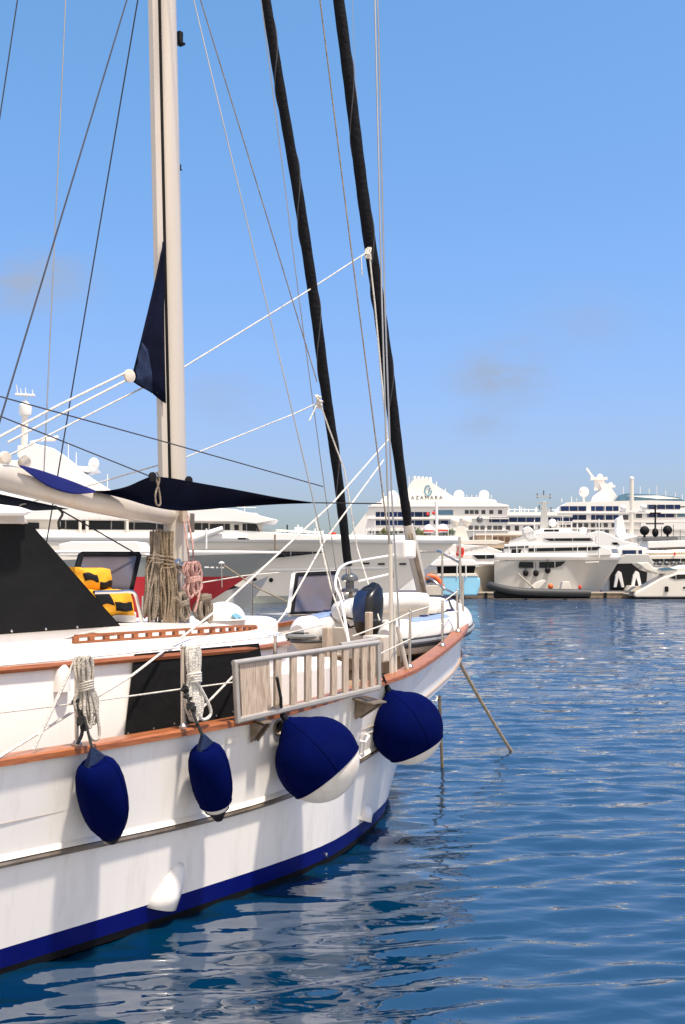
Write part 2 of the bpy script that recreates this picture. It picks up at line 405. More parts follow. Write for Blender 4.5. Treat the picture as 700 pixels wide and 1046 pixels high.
# slotted grab rail
mb = MB(Y)
g0 = Y.ptz(142, 652, ZH+.075); g1 = Y.ptz(283, 645, ZH+.075)
g0 = L(-2.45, 1.62, ZH+.075)
gpts = [L(-2.62+2.3*i/16, 1.66-.30*max(0, (i-9)/7)**2, ZH+.072-.03*max(0, (i-10)/6)**2) for i in range(17)]
GPX = [Y.px(p) for p in gpts]
for i in range(16):
    p, q = gpts[i], gpts[i+1]
    mb.bar(p+V((0, 0, .052)), q+V((0, 0, .052)), .035, .018)
    mb.bar(p+V((0, 0, .006)), q+V((0, 0, .006)), .035, .014)
for i in range(0, 17, 1):
    p = gpts[i]; mb.box(p+V((-.022, -.016, .0)), p+V((.022, .016, .05)))
mb.build('grab_rail', TEAK, house)
# black mesh window cover on the side of the house
SW = 1.985
def cover(pxs, s, th=.012): return [Y.pt(a, b, s) for a, b in pxs]
mb = MB(Y)
mb.prism(cover([(137, 668), (127, 753), (276, 726), (264, 657)], SW), (0, -.010, 0))
wc = mb.build('window_cover', BLACKM, house, bevel=.004)
for a, b in [(131, 749), (157, 744), (178, 739), (221, 731), (238, 727), (236, 661), (139, 672)]:
    p = Y.pt(a, b, SW+.012); MB(Y).lathe([(.008, 0), (.008, .003), (.004, .005)], p, (0, -1, 0), 10).build('snap_stud', STEEL, wc)
# little white lamp housing on the house side
p = Y.pt(62, 706, 1.97)
mb = MB(Y)
rows = []
for k, (w, d) in enumerate([(.062, .07), (.062, .07), (.06, .068), (.054, .06), (.036, .04), (.01, .01)]):
    z = p.z+[0, .06, .11, .15, .18, .19][k]
    rows.append([V((p.x+w*math.cos(a), p.y-d*math.sin(a), z)) for a in [math.pi*j/8 for j in range(9)]])
mb.grid(rows, caps=True); mb.build('vent_cowl', GEL, house)
# wheelhouse with its black windscreen cover
SP = 1.42
mb = MB(Y)
mb.prism([Y.pt(a, b, SP) for a, b in [(-260, 530), (24, 533), (116, 641), (40, 660), (-260, 676)]], (0, 2*SP, 0))
wh = mb.build('wheelhouse', GEL, yacht, bevel=.02)
mb = MB(Y)
mb.prism([Y.pt(a, b, SP+.012) for a, b in [(-250, 532), (31, 535.5), (122, 639.5), (0, 648), (-250, 666)]], (0, -.012, 0))
mb.add([Y.pt(32, 535.5, SP+.02), Y.pt(123, 639, SP+.02), Y.pt(123, 639, SP+.02)+V((.02, 2*SP, 0)), Y.pt(32, 535.5, SP+.02)+V((.02, 2*SP, 0))], [(0, 1, 2, 3)])
sc = mb.build('windscreen_cover', BLACKM, wh)
MB(Y).tube([Y.pt(a, b, SP+.016) for a, b in [(-240, 664), (0, 646.5), (120.5, 638.5), (31, 537), (-240, 534)]], .009, 6).build('hem', BLACKM, sc)
MB(Y).tube([Y.pt(a, b, SP+.014) for a, b in [(-20, 535), (-6, 600), (0, 647)]], .006, 6).build('seam', BLACKM, sc)
for a, b in [(12, 644.5), (47, 642.5), (79, 640.5)]:
    p = Y.pt(a, b, SP+.026); MB(Y).lathe([(.010, 0), (.010, .003), (.005, .006)], p, (0, -1, 0), 10).build('snap_stud', STEEL, sc)
mb = MB(Y)
p = [Y.pt(a, b, SP+.18) for a, b in [(-260, 505), (-30, 511), (22, 517.5), (36, 522), (26, 527), (-260, 526)]]
mb.prism(p, (0, 2*SP+.36, 0)); mb.build('wheelhouse_roof', GEL, wh, bevel=.02)
mb = MB(Y)
mb.prism([Y.pt(a, b, SP+.07) for a, b in [(-260, 525.5), (25, 526.6), (30, 535), (-260, 534)]], (0, 2*SP+.14, 0)); mb.build('roof_coaming', MASTM, wh, bevel=.01)

# mast
mast_pts = [Y.pt(182, 636, 0), Y.pt(172, 180, 0)]
b0 = mast_pts[0]; dirm = (mast_pts[1]-mast_pts[0]); dirm = dirm/dirm.z
mtop = b0+dirm*15.5
mb = MB(Y)
def ell(c, a, b, n=20): return [c+V((a*math.cos(2*math.pi*k/n), b*math.sin(2*math.pi*k/n), 0)) for k in range(n)]
mb.grid([ell(b0+dirm*z, .135, .105) for z in (-.1, 0, 3, 6, 9, 12, 15.5)], wrap=True, caps=True)
mast = mb.build('mast', MASTM, yacht)
mb = MB(Y)   # luff extrusion on the after side
for z0, z1 in [(1.1, 15.5)]:
    mb.grid([[b0+dirm*z+V((-.135, .045, 0)), b0+dirm*z+V((-.20, .032, 0)), b0+dirm*z+V((-.20, -.032, 0)), b0+dirm*z+V((-.135, -.045, 0))] for z in (z0, 4, 8, z1)], wrap=True, caps=True, smooth=False)
mb.build('luff_track', MASTM, mast)
MB(Y).grid([[b0+dirm*z+V((-.118, sy*.07, 0)), b0+dirm*z+V((-.138, sy*.03, 0))] for sy in (-1,) for z in (1.1, 5, 10, 15.5)]).build('luff_slot', BLK, mast)
for (a, b) in [(183, 37), (183.5, 170)]:
    p = Y.pt(a, b, 0)
    k_ = 1 if b < 100 else .45
    m2 = MB(Y).box(p+V((-.02, -.03*k_, -.06*k_)), p+V((.035*k_, .03*k_, .05*k_))); m2.box(p+V((-.02, -.04*k_, -.085*k_)), p+V((.06*k_, .04*k_, -.06*k_)))
    m2.build('mast_lamp', BLK, mast, bevel=.008)
mb = MB(Y)
mb.lathe([(.17, 0), (.17, .03), (.14, .06), (.13, .10)], b0+V((0, 0, -.11)), (0, 0, 1), 20); mb.build('mast_collar', STEELD, mast)
# spreaders high above the picture, where the shrouds pass
for z in (8.2, 12.4):
    for sd in (1, -1):
        MB(Y).tube([b0+dirm*z, b0+dirm*z+L(-.15, sd*1.1, .05)], [.04, .025], 8).build('spreader', MASTM, mast)
# boom
bm0 = Y.pt(188, 528.5, 0); bm1 = Y.pt(0, 486.5, 0); d = (bm1-bm0)
bpts = [bm0+d*t-V((0, 0, .035*math.sin(math.pi*min(t, 1)))) for t in (-.005, .02, .3, .6, 1.0, 1.6, 2.3)]
def bsec(c, w, h, n=20): return [c+V((0, w*math.cos(2*math.pi*k/n), h*math.sin(2*math.pi*k/n))) for k in range(n)]
mb = MB(Y)
mb.grid([bsec(c, .10*k, .115*k) for c, k in zip(bpts, (.82, .88, .97, 1.02, 1.08, 1.12, 1.12))], wrap=True, caps=True)
boom = mb.build('boom', MASTM, yacht)
mb = MB(Y)
p = Y.pt(188, 534, -.02)
mb.box(p+V((-.06, -.07, -.10)), p+V((.09, .07, .10))); mb.build('gooseneck', STEELD, boom, bevel=.01)
for a, b in [(5, 468), (25, 472)]:
    p = Y.pt(a, b, 0); MB(Y).lathe([(.05, -.03), (.06, -.01), (.06, .01), (.05, .03)], p, (0, 1, 0), 14).build('sheave_block', BEIGE, boom)
# furled mainsail clew showing from the mast
def tri(name, pts, s, m, parent, n=10, belly=.05, off=0):
    a, b, c = [Y.pt(x, y, s) for x, y in pts]
    rows = []
    for i in range(n+1):
        p, q = a.lerp(b, i/n), a.lerp(c, i/n)
        rows.append([p.lerp(q, j/n)+V((0, -off-belly*math.sin(math.pi*j/n)*math.sin(math.pi*i/n)-.012*math.sin(9*j/n+3*i/n), 0)) for j in range(n+1)])
    return MB(Y).grid(rows).build(name, m, parent, solid=.008)
ms = tri('furled_mainsail', [(167, 247), (134, 388), (170, 412)], 0.085, NAVY, yacht, belly=.03)
# paler reinforcement at the clew
c = Y.pt(134, 386, .03)
rows = []
A = [Y.pt(x, y, .135) for x, y in [(145, 350), (150, 357), (153.5, 368), (155.5, 382), (155, 400)]]
B_ = [Y.pt(x, y, .115) for x, y in [(139.5, 374), (139.5, 378), (139.5, 383), (139, 387), (139, 390.5)]]
for i in range(5):
    rows.append([A[i].lerp(B_[i], t)+V((0, -.012*math.sin(t*9+i*2), 0)) for t in [k/8 for k in range(9)]])
MB(Y).grid(rows).build('clew_patch', NAVYSEW, ms, solid=.006)
MB(Y).lathe([(.03, -.02), (.065, -.012), (.065, .012), (.03, .02)], Y.pt(132.5, 384, .11), (0, 1, .0), 14).build('clew_block', BEIGE, ms)
# furled headsails
def headsail(name, pxs, widths, s=0.0):
    pts = spline([Y.pt(a, b, s) for a, b in pxs], 10); n = len(pts)
    rs = [lerp([(i/(len(widths)-1), w) for i, w in enumerate(widths)], k/(n-1))*(1+.025*math.sin(k*1.7)) for k in range(n)]
    return MB(Y).tube(pts, [Y.r(p, r_*.46) for p, r_ in zip(pts, rs)], 12).build(name, SAILBLK, yacht)
def cloth_edge(name_obj, pxs, widths, s=0.0, pitch=9):
    pts = spline([Y.pt(a, b, s) for a, b in pxs], 40); n = len(pts)
    out = []
    for k, p in enumerate(pts):
        t_ = (pts[min(k+1, n-1)]-pts[max(k-1, 0)]).normalized(); a = t_.cross(V((1, 0, 0))).normalized(); b = t_.cross(a)
        w = lerp([(i/(len(widths)-1), w_) for i, w_ in enumerate(widths)], k/(n-1))*(1+.025*math.sin(k/4*1.7))
        an = k/pitch; out.append(p+(a*math.cos(an)+b*math.sin(an))*Y.r(p, w/2)*.94)
    MB(Y).tube(out, .008, 6).build('cloth_edge', mat('worn_sail_edge', (.05, .05, .058), .9, var=.4, vscale=7), name_obj)
st = headsail('furled_staysail', [(243, -200), (272, 0), (288, 100), (305, 200), (320, 300), (333, 400), (347, 500), (355.5, 578)], [10, 11, 12, 12, 11, 9])
gn = headsail('furled_genoa', [(318, -200), (346, 0), (360, 110), (371, 200), (384, 290), (395, 370), (405, 450), (417, 538)], [12, 13, 13, 14, 14, 13, 9])
cloth_edge(st, [(243, -200), (272, 0), (288, 100), (305, 200), (320, 300), (333, 400), (347, 500), (355.5, 578)], [10, 11, 12, 12, 11, 9])
cloth_edge(gn, [(318, -200), (346, 0), (360, 110), (371, 200), (384, 290), (395, 370), (405, 450), (417, 538)], [12, 13, 13, 14, 14, 13, 9], 0, 11)
def furler(p, r, parent, name='furler_drum'):
    MB(Y).lathe([(r*.3, .16), (r*.9, .12), (r, .10), (r, .06), (r*.5, .05), (r*.5, -.03), (r, -.04), (r, -.08), (r*.35, -.10)], p, (0, 0, 1), 18).build(name, GUNM, parent)
p = Y.pt(357.5, 598, 0); furler(p, .105, st)
MB(Y).tube([Y.pt(355.5, 578, 0), p], [.03, .035], 10).build('stay_foil', STEEL, st)
MB(Y).tube([p, Y.pt(360, 632, 0)], [.025, .025], 8).build('tack_fitting', STEELD, st)
foot = Y.pt(432, 606, 0)
MB(Y).tube([Y.pt(417, 536, 0), Y.pt(423, 566, 0), foot, L(foot.x+.08, 0, 1.75)], [.07, .085, .075, .07], 12).build('stay_foil', MASTM, gn)
MB(Y).tube([Y.pt(419, 545, .09), Y.pt(434, 606, .09)], .03, 8).build('foil_stain', STEELD, gn)
p = Y.pt(413, 562, .10)
mb = MB(Y); mb.box(p+V((-.13, -.10, -.11)), p+V((.15, .12, .13))); mb.build('furler_cover', GEL, gn, bevel=.03)

# ---------------------------------------------------------------- standing and running rigging
def line(name, pxs, m, r=.006, parent=yacht, sag=0.0, n=8):
    """pxs: points (px, py, starboard offset)"""
    pts = [Y.pt(a, b, s) for a, b, s in pxs]
    if sag and len(pts) == 2: pts = arc(pts[0], pts[1], sag)
    return MB(Y).tube(pts, r, 6).build(name, m, parent)
line('stay', [(30, -80, -.6), (-40, 385, -1.6)], WIRED, .007)
line('topping_lift', [(70, -60, -.3), (45, 482, -.3)], WIRE, .006)
line('shroud', [(155, -84, .05), (0, 430, 1.3), (-40, 562, 1.75)], WIRED, .008)
line('shroud', [(155, -84, -.05), (60, 480, -1.5), (38, 612, -1.95)], WIRED, .008)
line('shroud', [(157, -170, .05), (198, 0, .4), (270, 300, 1.0), (313, 480, 1.4), (342, 606, 1.62)], WIRE, .007)
line('sheet', [(160, -170, 0), (205, 0, 0), (280, 245, .02), (324, 390, .12)], ROPEG, .007)
line('shroud', [(243, -190, -.1), (267, 0, -.2), (305, 300, -.5), (329, 480, -.7), (346, 600, -.9)], WIRE, .007)
line('halyard', [(296, -180, .2), (327, 0, .25), (357, 240, .5), (388, 480, .8), (402, 590, .9)], ROPEG, .009)
line('halyard', [(358, -60, -.3), (362, 60, -.3), (372, 200, -.3)], WIRE, .004)
line('shroud', [(380, -150, 1.5), (383, 0, 1.6), (390, 300, 1.85), (396, 500, 2.0), (404, 680, 2.1)], WIRE, .009)
line('shroud', [(382, -150, 1.45), (386, 0, 1.5), (393, 300, 1.75), (400, 500, 1.95), (410, 676, 2.05)], WIRE, .009)
# headsail sheets, white rope
line('sheet', [(376, 257, .12), (310, 300, 0), (188, 375, -.22), (112, 413, -.25), (4, 468, -.2)], ROPEW, .009)
line('sheet', [(130, 380, .1), (60, 414, .12), (0, 446, .15), (-60, 476, .2)], ROPEW, .0115)
line('sheet', [(130, 388, .1), (70, 419, .12), (8, 452, .15)], ROPEW, .011)
line('sheet', [(326, 411, .12), (300, 423, 0), (190, 467, -.22), (108, 491, -.3), (20, 516, -.4)], ROPEW, .008)
line('sheet', [(377, 256, .12), (383, 310, .14), (390, 388, .14), (396, 449, .16)], ROPEW, .011)
line('sheet', [(327, 412, .12), (337, 440, .14), (352, 480, .16), (365, 560, .3), (388, 634, 1.0)], ROPEW, .009)
line('sheet', [(397, 449, .16), (340, 514, .9), (226, 620, 1.7), (135, 690, 2.15), (0, 773, 2.42), (-60, 810, 2.5)], ROPEW, .0095)
line('sheet', [(392, 470, .4), (332, 552, 1.3), (290, 628, 1.7), (240, 689, 2.05), (206, 724, 2.25)], ROPEW, .009)
line('sheet', [(322, 530, .6), (338, 600, .9), (358, 661, 1.3)], ROPEW, .010)
line('guy_line', [(0, 425, .4), (157, 488, .45)], WIRED, .006)
line('guy_line', [(0, 405, .8), (160, 449, .8), (330, 497, .8)], WIRED, .006)
line('sheet', [(78, 672, 2.4), (34, 766, 2.42)], ROPEW, .011)
# knots at the headsail clews
for a, b, q in [(376, 257, [(369, 262), (370, 282)]), (326, 408, [(323, 415), (316, 430)])]:
    k = Y.pt(a, b, .13)
    mb = MB(Y); rnd = random.Random(a)
    for i in range(7):
        t = [k+V((rnd.uniform(-.05, .05), rnd.uniform(-.03, .03), rnd.uniform(-.10, .06))) for _ in range(4)]
        mb.tube(spline(t, 4), .013, 6)
    mb.tube([k]+[Y.pt(x, y, .13) for x, y in q], .008, 6)
    mb.build('sheet_knot', ROPEW, yacht)

# rail fittings
def on_rail(px):
    best = min(((abs(Y.px(L(x, br(x)-.04, zr(x)+.05))[0]-px), x) for x in [-6+.01*i for i in range(1030)]), key=lambda t: t[0])
    x = best[1]; return x, br(x)-.04, zr(x)+.048
def stanchion(pb, ptop_y, r=.014, m=STEEL, lean=0.0):
    x, s, z = on_rail(pb)
    b = L(x, s, z); t = Y.pt(pb+lean, ptop_y, s)
    mb = MB(Y); mb.tube([b, t], r, 10); mb.lathe([(.035, 0), (.035, .012), (.02, .03)], b, (0, 0, 1), 12)
    mb.ball(t, r*1.15, 8)
    mb.build('stanchion', m, yacht); return b, t
S0 = (L(-5.4, 2.3, 1.37), L(-5.4, 2.3, 1.95))
S1 = stanchion(78, 673); S2 = stanchion(187, 661, .02)
S3 = stanchion(281, 650); SB = [stanchion(419, 624), stanchion(452, 614), stanchion(468, 603, .014, STEEL, -1), stanchion(475, 590, .014, STEEL, -2)]
# port stanchions
for x in (-.5, 1.4, 2.9, 4.0):
    b = L(x, -(br(x)-.04), zr(x)+.048); MB(Y).tube([b, b+V((0, 0, .62))], .013, 8).build('stanchion', STEEL, yacht)
def wire(pts, r=.006, m=ROPEW, name='lifeline'): MB(Y).tube(pts, r, 6).build(name, m, yacht)
wire([S0[1], Y.pt(0, 680, 2.38), S1[1], S2[1], S3[1], Y.pt(330, 638, 2.3)])
h = lambda S, k: S[0].lerp(S[1], k)
wire([h(S0, .5), Y.pt(0, 728, 2.38), h(S1, .48), h(S2, .48), h(S3, .45)], .006)
wire([Y.pt(360, 650, 2.2), Y.pt(398, 636, 2.1), h(SB[0], .97), h(SB[1], .97), h(SB[2], .97)], .007)
wire([Y.pt(388, 668, 2.2), h(SB[0], .5), h(SB[1], .5), h(SB[2], .5)], .006)
# bow pulpit of steel pipe
def pipe(pxs, r=.016, name='pulpit_rail', m=STEEL): MB(Y).tube(spline([Y.pt(a, b, s) for a, b, s in pxs], 6), r, 8).build(name, m, yacht)
pipe([(414, 564, -.2), (446, 563, .2), (453, 566, .4), (470, 575, .75)])
pipe([(426, 584, -.2), (440, 591, .2), (452, 600, .4), (470, 609, .75)])
pipe([(452, 564, .4), (452, 612, .4)], .014, 'pulpit_post'); pipe([(469.5, 548, .75), (470, 575, .75), (471, 624, .75)], .018, 'pulpit_post')
pipe([(357, 660, 1.5), (349, 615, 1.2), (343, 600, 1.1), (345, 585, 1.0), (352, 577, .8), (366, 573, .3), (408, 566, .0)], .0155, 'hoop_rail', GEL)
pipe([(366, 594, .2), (400, 586, .2)], .014, 'hoop_rail', GEL)
# shroud ends on the chain plates
for a0, b0_, a1, b1 in [(400, 690, 399, 556), (404, 694, 402, 620), (416, 684, 406, 640)]:
    MB(Y).tube([Y.pt(a0, b0_, 2.1), Y.pt(a1, b1, 2.05)], .022, 8).build('rigging_screw', MASTM, yacht)
# bow roller bracket, fairleads and hawse holes
def hull_pt(px, py):
    """where the view ray to a pixel meets the starboard topsides (a real point on the hull surface)"""
    lo = None
    for i in range(300):
        s = 2.6-i*.01
        p = Y.pt(px, py, s)
        if -9 < p.x < 5 and 0 < p.z < zr(p.x) and hs(p.x, p.z) >= s: return p
    return p
def hull_n(p):
    e = .03; s0 = hs(p.x, p.z)
    a = V((2*e, -(hs(p.x+e, p.z)-hs(p.x-e, p.z)), 0)); b = V((0, -(hs(p.x, p.z+e)-hs(p.x, p.z-e)), 2*e))
    n = a.cross(b); n.normalize(); return n if n.y < 0 else -n
for a, b, r_ in [(284, 743, .062), (437, 696, .055)]:
    p = hull_pt(a, b); n = hull_n(p)
    MB(Y).lathe([(r_*.68, 0), (r_, .002), (r_, .012), (r_*.86, .018), (r_*.7, .006)], p, n, 20).build('hawse_ring', STEELD, hull)
    MB(Y).lathe([(r_*.7, .002), (r_*.7, .006)], p, n, 18).build('hawse_opening', BLK, hull)
for a, b in [(236, 755), (248, 752)]:
    pass
p = hull_pt(237, 756); n = hull_n(p)
t = n.cross(V((0, 0, 1))).normalized(); t = -t if t.x < 0 else t
MB(Y).bar(p+n*.004-t*.07, p+n*.004+t*.07, .05, .012, n).build('scupper_plate', FENDW, hull, bevel=.004)
for a, b in [(442, 716), (368, 757)]:
    p = hull_pt(a, b); n = hull_n(p); MB(Y).tube([p, p+n*.05+V((0, 0, .0)), p+n*.05+V((.06, 0, .05)), p+V((.09, 0, .05))], .013, 8).build('eye_fitting', GEL, hull)
# skin fitting cowls on the topsides
def cowl(left, right, depth, name):
    n = hull_n(hull_pt(*left[-1])); rows = []; m_ = len(left)
    for k, (l, r_) in enumerate(zip(left, right)):
        a, b = hull_pt(*l), hull_pt(*r_); dp = depth*(.12+.88*(k/(m_-1))**.7)
        rows.append([a.lerp(b, j/10)+n*(dp*math.sin(math.pi*j/10)**.7-.004) for j in range(11)])
    o = MB(Y).grid(rows).build(name, HULLW, hull, solid=.01)
    last = rows[-1]; c = MB(Y); q = [p-n*.008+V((0, 0, .012)) for p in last]
    c.add(q, [tuple(range(11))]); c.build('outlet_mouth', BLK, o)
cowl([(181, 880), (176, 886), (168, 898), (158, 913), (150, 927)], [(187, 882), (189, 888), (188.5, 899), (184, 914), (179, 927)], .09, 'outlet_cowl')
cowl([(373, 821), (370, 827), (366.5, 837)], [(378, 822), (378.5, 830), (373, 839)], .09, 'outlet_cowl')
for a, b, r_ in [(333, 873, .018), (232, 728, .01), (118, 800, .012)]:
    p = hull_pt(a, b); MB(Y).lathe([(r_, 0), (r_, .008), (r_*.6, .014)], p, hull_n(p), 12).build('through_hull', STEEL, hull)
# deck hatches, both propped open
def hatch(quad, s, base=None, rim=.03):
    q = [Y.pt(a, b, s_) for (a, b), s_ in zip(quad, s)]
    n = (q[1]-q[0]).cross(q[3]-q[0]).normalized()
    fr = MB(Y)
    for i in range(4): fr.bar(q[i], q[(i+1) % 4], .045, .05, n)
    o = fr.build('deck_hatch', BLK, yacht, bevel=.006)
    g = MB(Y); g.prism([p-n*.008 for p in q], n*.016); g.build('acrylic_pane', SMOKE, o)
    return o, q, n
h1, q1, _ = hatch([(83, 566), (142, 566), (128, 626), (66, 626)], [-.5, -.5, -.3, -.3])
h2, q2, _ = hatch([(303, 587), (344, 585), (338, 626), (298, 627)], [-.75, -.75, -.6, -.6])
fr = MB(Y)
for i in range(4): fr.bar(q2[i]+V((0, .03, 0)), q2[(i+1) % 4]+V((0, .03, 0)), .07, .05, V((0, 1, 0)))
fr.build('hatch_frame', GEL, h2)
b = q2[3]; b2 = q2[2]
MB(Y).box((b.x-.05, b.y-.10, ZH+.05), (b2.x+.05, b.y+.5, b.z-.01)).build('hatch_coaming', MASTM, h2, bevel=.02)
b = q1[3]; b2 = q1[2]
MB(Y).box((b.x-.05, b.y-.12, ZH+.05), (b2.x+.05, b.y+.5, b.z-.01)).build('hatch_coaming', GEL, h1, bevel=.02)
MB(Y).tube([q2[1]+V((0, -.02, -.05)), q2[2]+V((.02, -.25, .0))], .01, 6).build('hatch_stay', STEEL, h2)
# handrail on the house roof beside the mast
MB(Y).tube(spline([Y.pt(a, b, .75) for a, b in [(96, 605), (120, 604.5), (132, 604), (138, 607), (141, 618), (145, 635)]], 5), .016, 8).build('roof_handrail', STEEL, yacht)
# teak box moulding at the base of the mast (dorade) and winch
p = Y.pt(190, 618, .25)
win = MB(Y).lathe([(.075, -.16), (.075, -.05), (.05, -.04), (.048, .06), (.07, .09), (.07, .11), (.03, .115)], Y.pt(187, 578, .18), (.25, -1, 0), 18).build('mast_winch', STEEL, mast)
MB(Y).lathe([(.08, -.16), (.08, -.05), (.055, -.04), (.052, .06), (.075, .09), (.03, .115)], Y.pt(172, 600, .16), (-.2, -1, 0), 18).build('mast_winch', STEELD, mast)
mb = MB(Y); p = Y.pt(200, 640, .1); mb.box(p+V((-.3, -.2, -.1)), p+V((.3, .2, .02))); mb.build('mast_step_pad', GEL, yacht, bevel=.03)

# ------------------------------------------------------------------ things on and around the yacht
# awning over the boom
def aw(px, py): return (px, py)
aw_t = thing('sun_awning', 'navy canvas sun awning draped over the cream boom, its point tied out forward', 'awning', Y, Y.pt(150, 500, .3))
up = [(96, 501.5, .10), (112, 501, .16), (130, 497, .26), (146, 490, .36), (156, 487, .42), (175, 488.5, .48), (195, 492, .55), (240, 500, .72), (285, 508.5, .9), (318, 513, 1.05)]
lo = [(96, 502.5, .14), (112, 505.5, .17), (130, 510, .19), (146, 515, .22), (158, 518, .26), (175, 521, .32), (195, 521.5, .42), (240, 518, .62), (285, 515, .85), (318, 514, 1.05)]
rows = []
for t in [k/8 for k in range(9)]:
    row = []
    for a, b in zip(up, lo):
        px = a[0]+(b[0]-a[0])*t; py = a[1]+(b[1]-a[1])*t; s = a[2]+(b[2]-a[2])*t-.08*math.sin(math.pi*t)
        row.append(Y.pt(px, py, s))
    rows.append(spline(row, 4))
MB(Y).grid(rows).build('canopy', NAVY, aw_t, solid=.004)
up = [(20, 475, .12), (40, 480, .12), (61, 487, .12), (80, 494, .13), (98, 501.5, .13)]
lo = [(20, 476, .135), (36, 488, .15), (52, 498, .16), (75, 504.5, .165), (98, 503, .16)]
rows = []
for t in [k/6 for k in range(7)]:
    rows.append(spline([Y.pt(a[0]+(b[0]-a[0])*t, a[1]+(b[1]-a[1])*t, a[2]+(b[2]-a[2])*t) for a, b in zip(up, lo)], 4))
MB(Y).grid(rows).build('sunlit_fold', ROYAL, aw_t, solid=.004)  # sunlit patch of the awning, its brightness painted in as royal blue
under = [(-160, 470, -.3), (70, 520, -.15), (36, 521.5, -.9), (-160, 506, -1.2)]
q = [Y.pt(*u) for u in under]
MB(Y).grid([[q[0].lerp(q[1], t).lerp(q[3].lerp(q[2], t), u) for t in [k/8 for k in range(9)]] for u in [k/4 for k in range(5)]]).build('port_flap', NAVY, aw_t, solid=.004)
MB(Y).tube([Y.pt(318, 513.5, 1.05), Y.pt(390, 514.5, 1.6)], .007, 6).build('tie_line', ROPEB, aw_t)
MB(Y).tube([Y.pt(62, 521, .05), Y.pt(140, 566, -.45)], .007, 6).build('tie_line', ROPEB, aw_t)
MB(Y).tube(spline([Y.pt(a, b, .1) for a, b in [(56, 517), (64, 524), (60, 533), (61, 541)]], 4), .012, 6).build('tie_line', ROPEB, aw_t)
MB(Y).tube(spline([Y.pt(a, b, .50) for a, b in [(160, 482), (163, 490), (159, 505), (160, 515), (164, 515), (163, 503), (160, 490), (158, 483)]], 5), .009, 6).build('tie_line', ROPEG, aw_t)
for a, b in [(156, 487), (193, 491)]:
    MB(Y).lathe([(.03, -.015), (.045, -.01), (.045, .01), (.03, .015)], Y.pt(a, b, .5), (0, 1, 0), 12).build('grommet', BLK, aw_t)

FENDS = mat('fender_seam_tape', (.0007, .003, .042), .9, spec=.03)
# fenders
def fender_small(top, bot, s, rpx, label, band=None):
    a, b = Y.pt(*top, s+.06), Y.pt(*bot, s-.02); ax = (b-a); Ln = ax.length; ax.normalize(); r = Y.r(a, rpx)
    t = thing('fender', label, 'fender', Y, b, 'blue covered fenders hung along the hull')
    prof = [(.42, .135), (.60, .15), (.78, .19), (.91, .26), (.985, .36), (1, .47), (.985, .58), (.92, .68), (.80, .77), (.62, .845), (.45, .90)]
    cover = [q for q in prof if (band is None or q[1] < band)]
    if band: cover.append((lerp([(y_, x_) for x_, y_ in prof], band), band))
    MB(Y).lathe([(.30, .12)]+cover and [(r*x_, Ln*y_) for x_, y_ in cover]+[(r*.3, Ln*cover[-1][1])], a, ax, 28).build('cloth_cover', FEND, t)
    if band:
        bp = [(lerp([(y_, x_) for x_, y_ in prof], k)*.965, k) for k in (band-.03, band, band+.04, band+.085)]
        MB(Y).lathe([(r*x_, Ln*y_) for x_, y_ in bp], a, ax, 28).build('bare_band', FENDW, t)
        MB(Y).lathe([(r*.62, Ln*(band+.08)), (r*.45, Ln*(band+.11)), (r*.2, Ln*.99)], a, ax, 20).build('end_cap', FENDK, t)
    else:
        MB(Y).lathe([(r*.55, Ln*.86), (r*.40, Ln*.93), (r*.16, Ln*.995)], a, ax, 20).build('end_cap', FENDK, t)
    sv = ax.cross(V((.3, 1, 0))).normalized(); sw = ax.cross(sv)
    for an in (.9, 2.6):
        dd = -(sv*math.cos(an)+sw*math.sin(an))
        if dd.y > 0: dd = -dd
        MB(Y).tube([a+ax*(Ln*y_)+dd*(r*x_) for x_, y_ in cover], .0035, 5).build('seam', FENDS, t)
    for x_, y_ in (cover[0], cover[-1]):
        MB(Y).tube([a+ax*(Ln*y_)+(sv*math.cos(q)+sw*math.sin(q))*(r*x_) for q in [2*math.pi*k/24 for k in range(25)]], .006, 6).build('hem', FENDS, t)
    # eye at the top: flat tapered lug
    side = ax.cross(V((0, 1, 0))).normalized()
    MB(Y).add([a+side*.012+ax*0-V((0, .012, 0)), a-side*.012-V((0, .012, 0)), a-side*r*.5+ax*Ln*.15-V((0, .03, 0)), a+side*r*.5+ax*Ln*.15-V((0, .03, 0)),
               a+side*.012+V((0, .012, 0)), a-side*.012+V((0, .012, 0)), a-side*r*.5+ax*Ln*.15+V((0, .03, 0)), a+side*r*.5+ax*Ln*.15+V((0, .03, 0))],
              [(0, 1, 2, 3), (4, 5, 6, 7), (0, 1, 5, 4), (1, 2, 6, 5), (2, 3, 7, 6), (3, 0, 4, 7)]).build('eye_lug', NAVYSEW, t, bevel=.006)
    return t, a
FG = 'blue covered fenders hung along the hull'
f1, a1 = fender_small((94, 764), (116, 861), 2.53, 25.5, 'slim all-blue fender hung nearest the camera, below the greyish rope coil')
f2, a2 = fender_small((207, 750), (224, 838), 2.55, 21.5, 'slim blue fender with a pale band above its black tip, left of the gangway', .78)
def rope_drop(parent, pts, r=.012, knots=True):
    mb = MB(Y); P = spline([Y.pt(*q) for q in pts], 6); mb.tube(P, r, 6)
    if knots:
        rnd = random.Random(3)
        for p in P[:len(P)*2//3]:
            k = [p+V((rnd.uniform(-.022, .022), rnd.uniform(-.022, .022), rnd.uniform(-.03, .03))) for _ in range(3)]
            mb.tube(spline(k, 3), r, 6)
    mb.build('lanyard', ROPEB, parent)
rope_drop(f1, [(78, 714, 2.42), (82, 730, 2.46), (84, 748, 2.48), (79, 760, 2.46)])
rope_drop(f1, [(83, 716, 2.44), (87, 735, 2.5), (94, 764, 2.63)], .010, False)
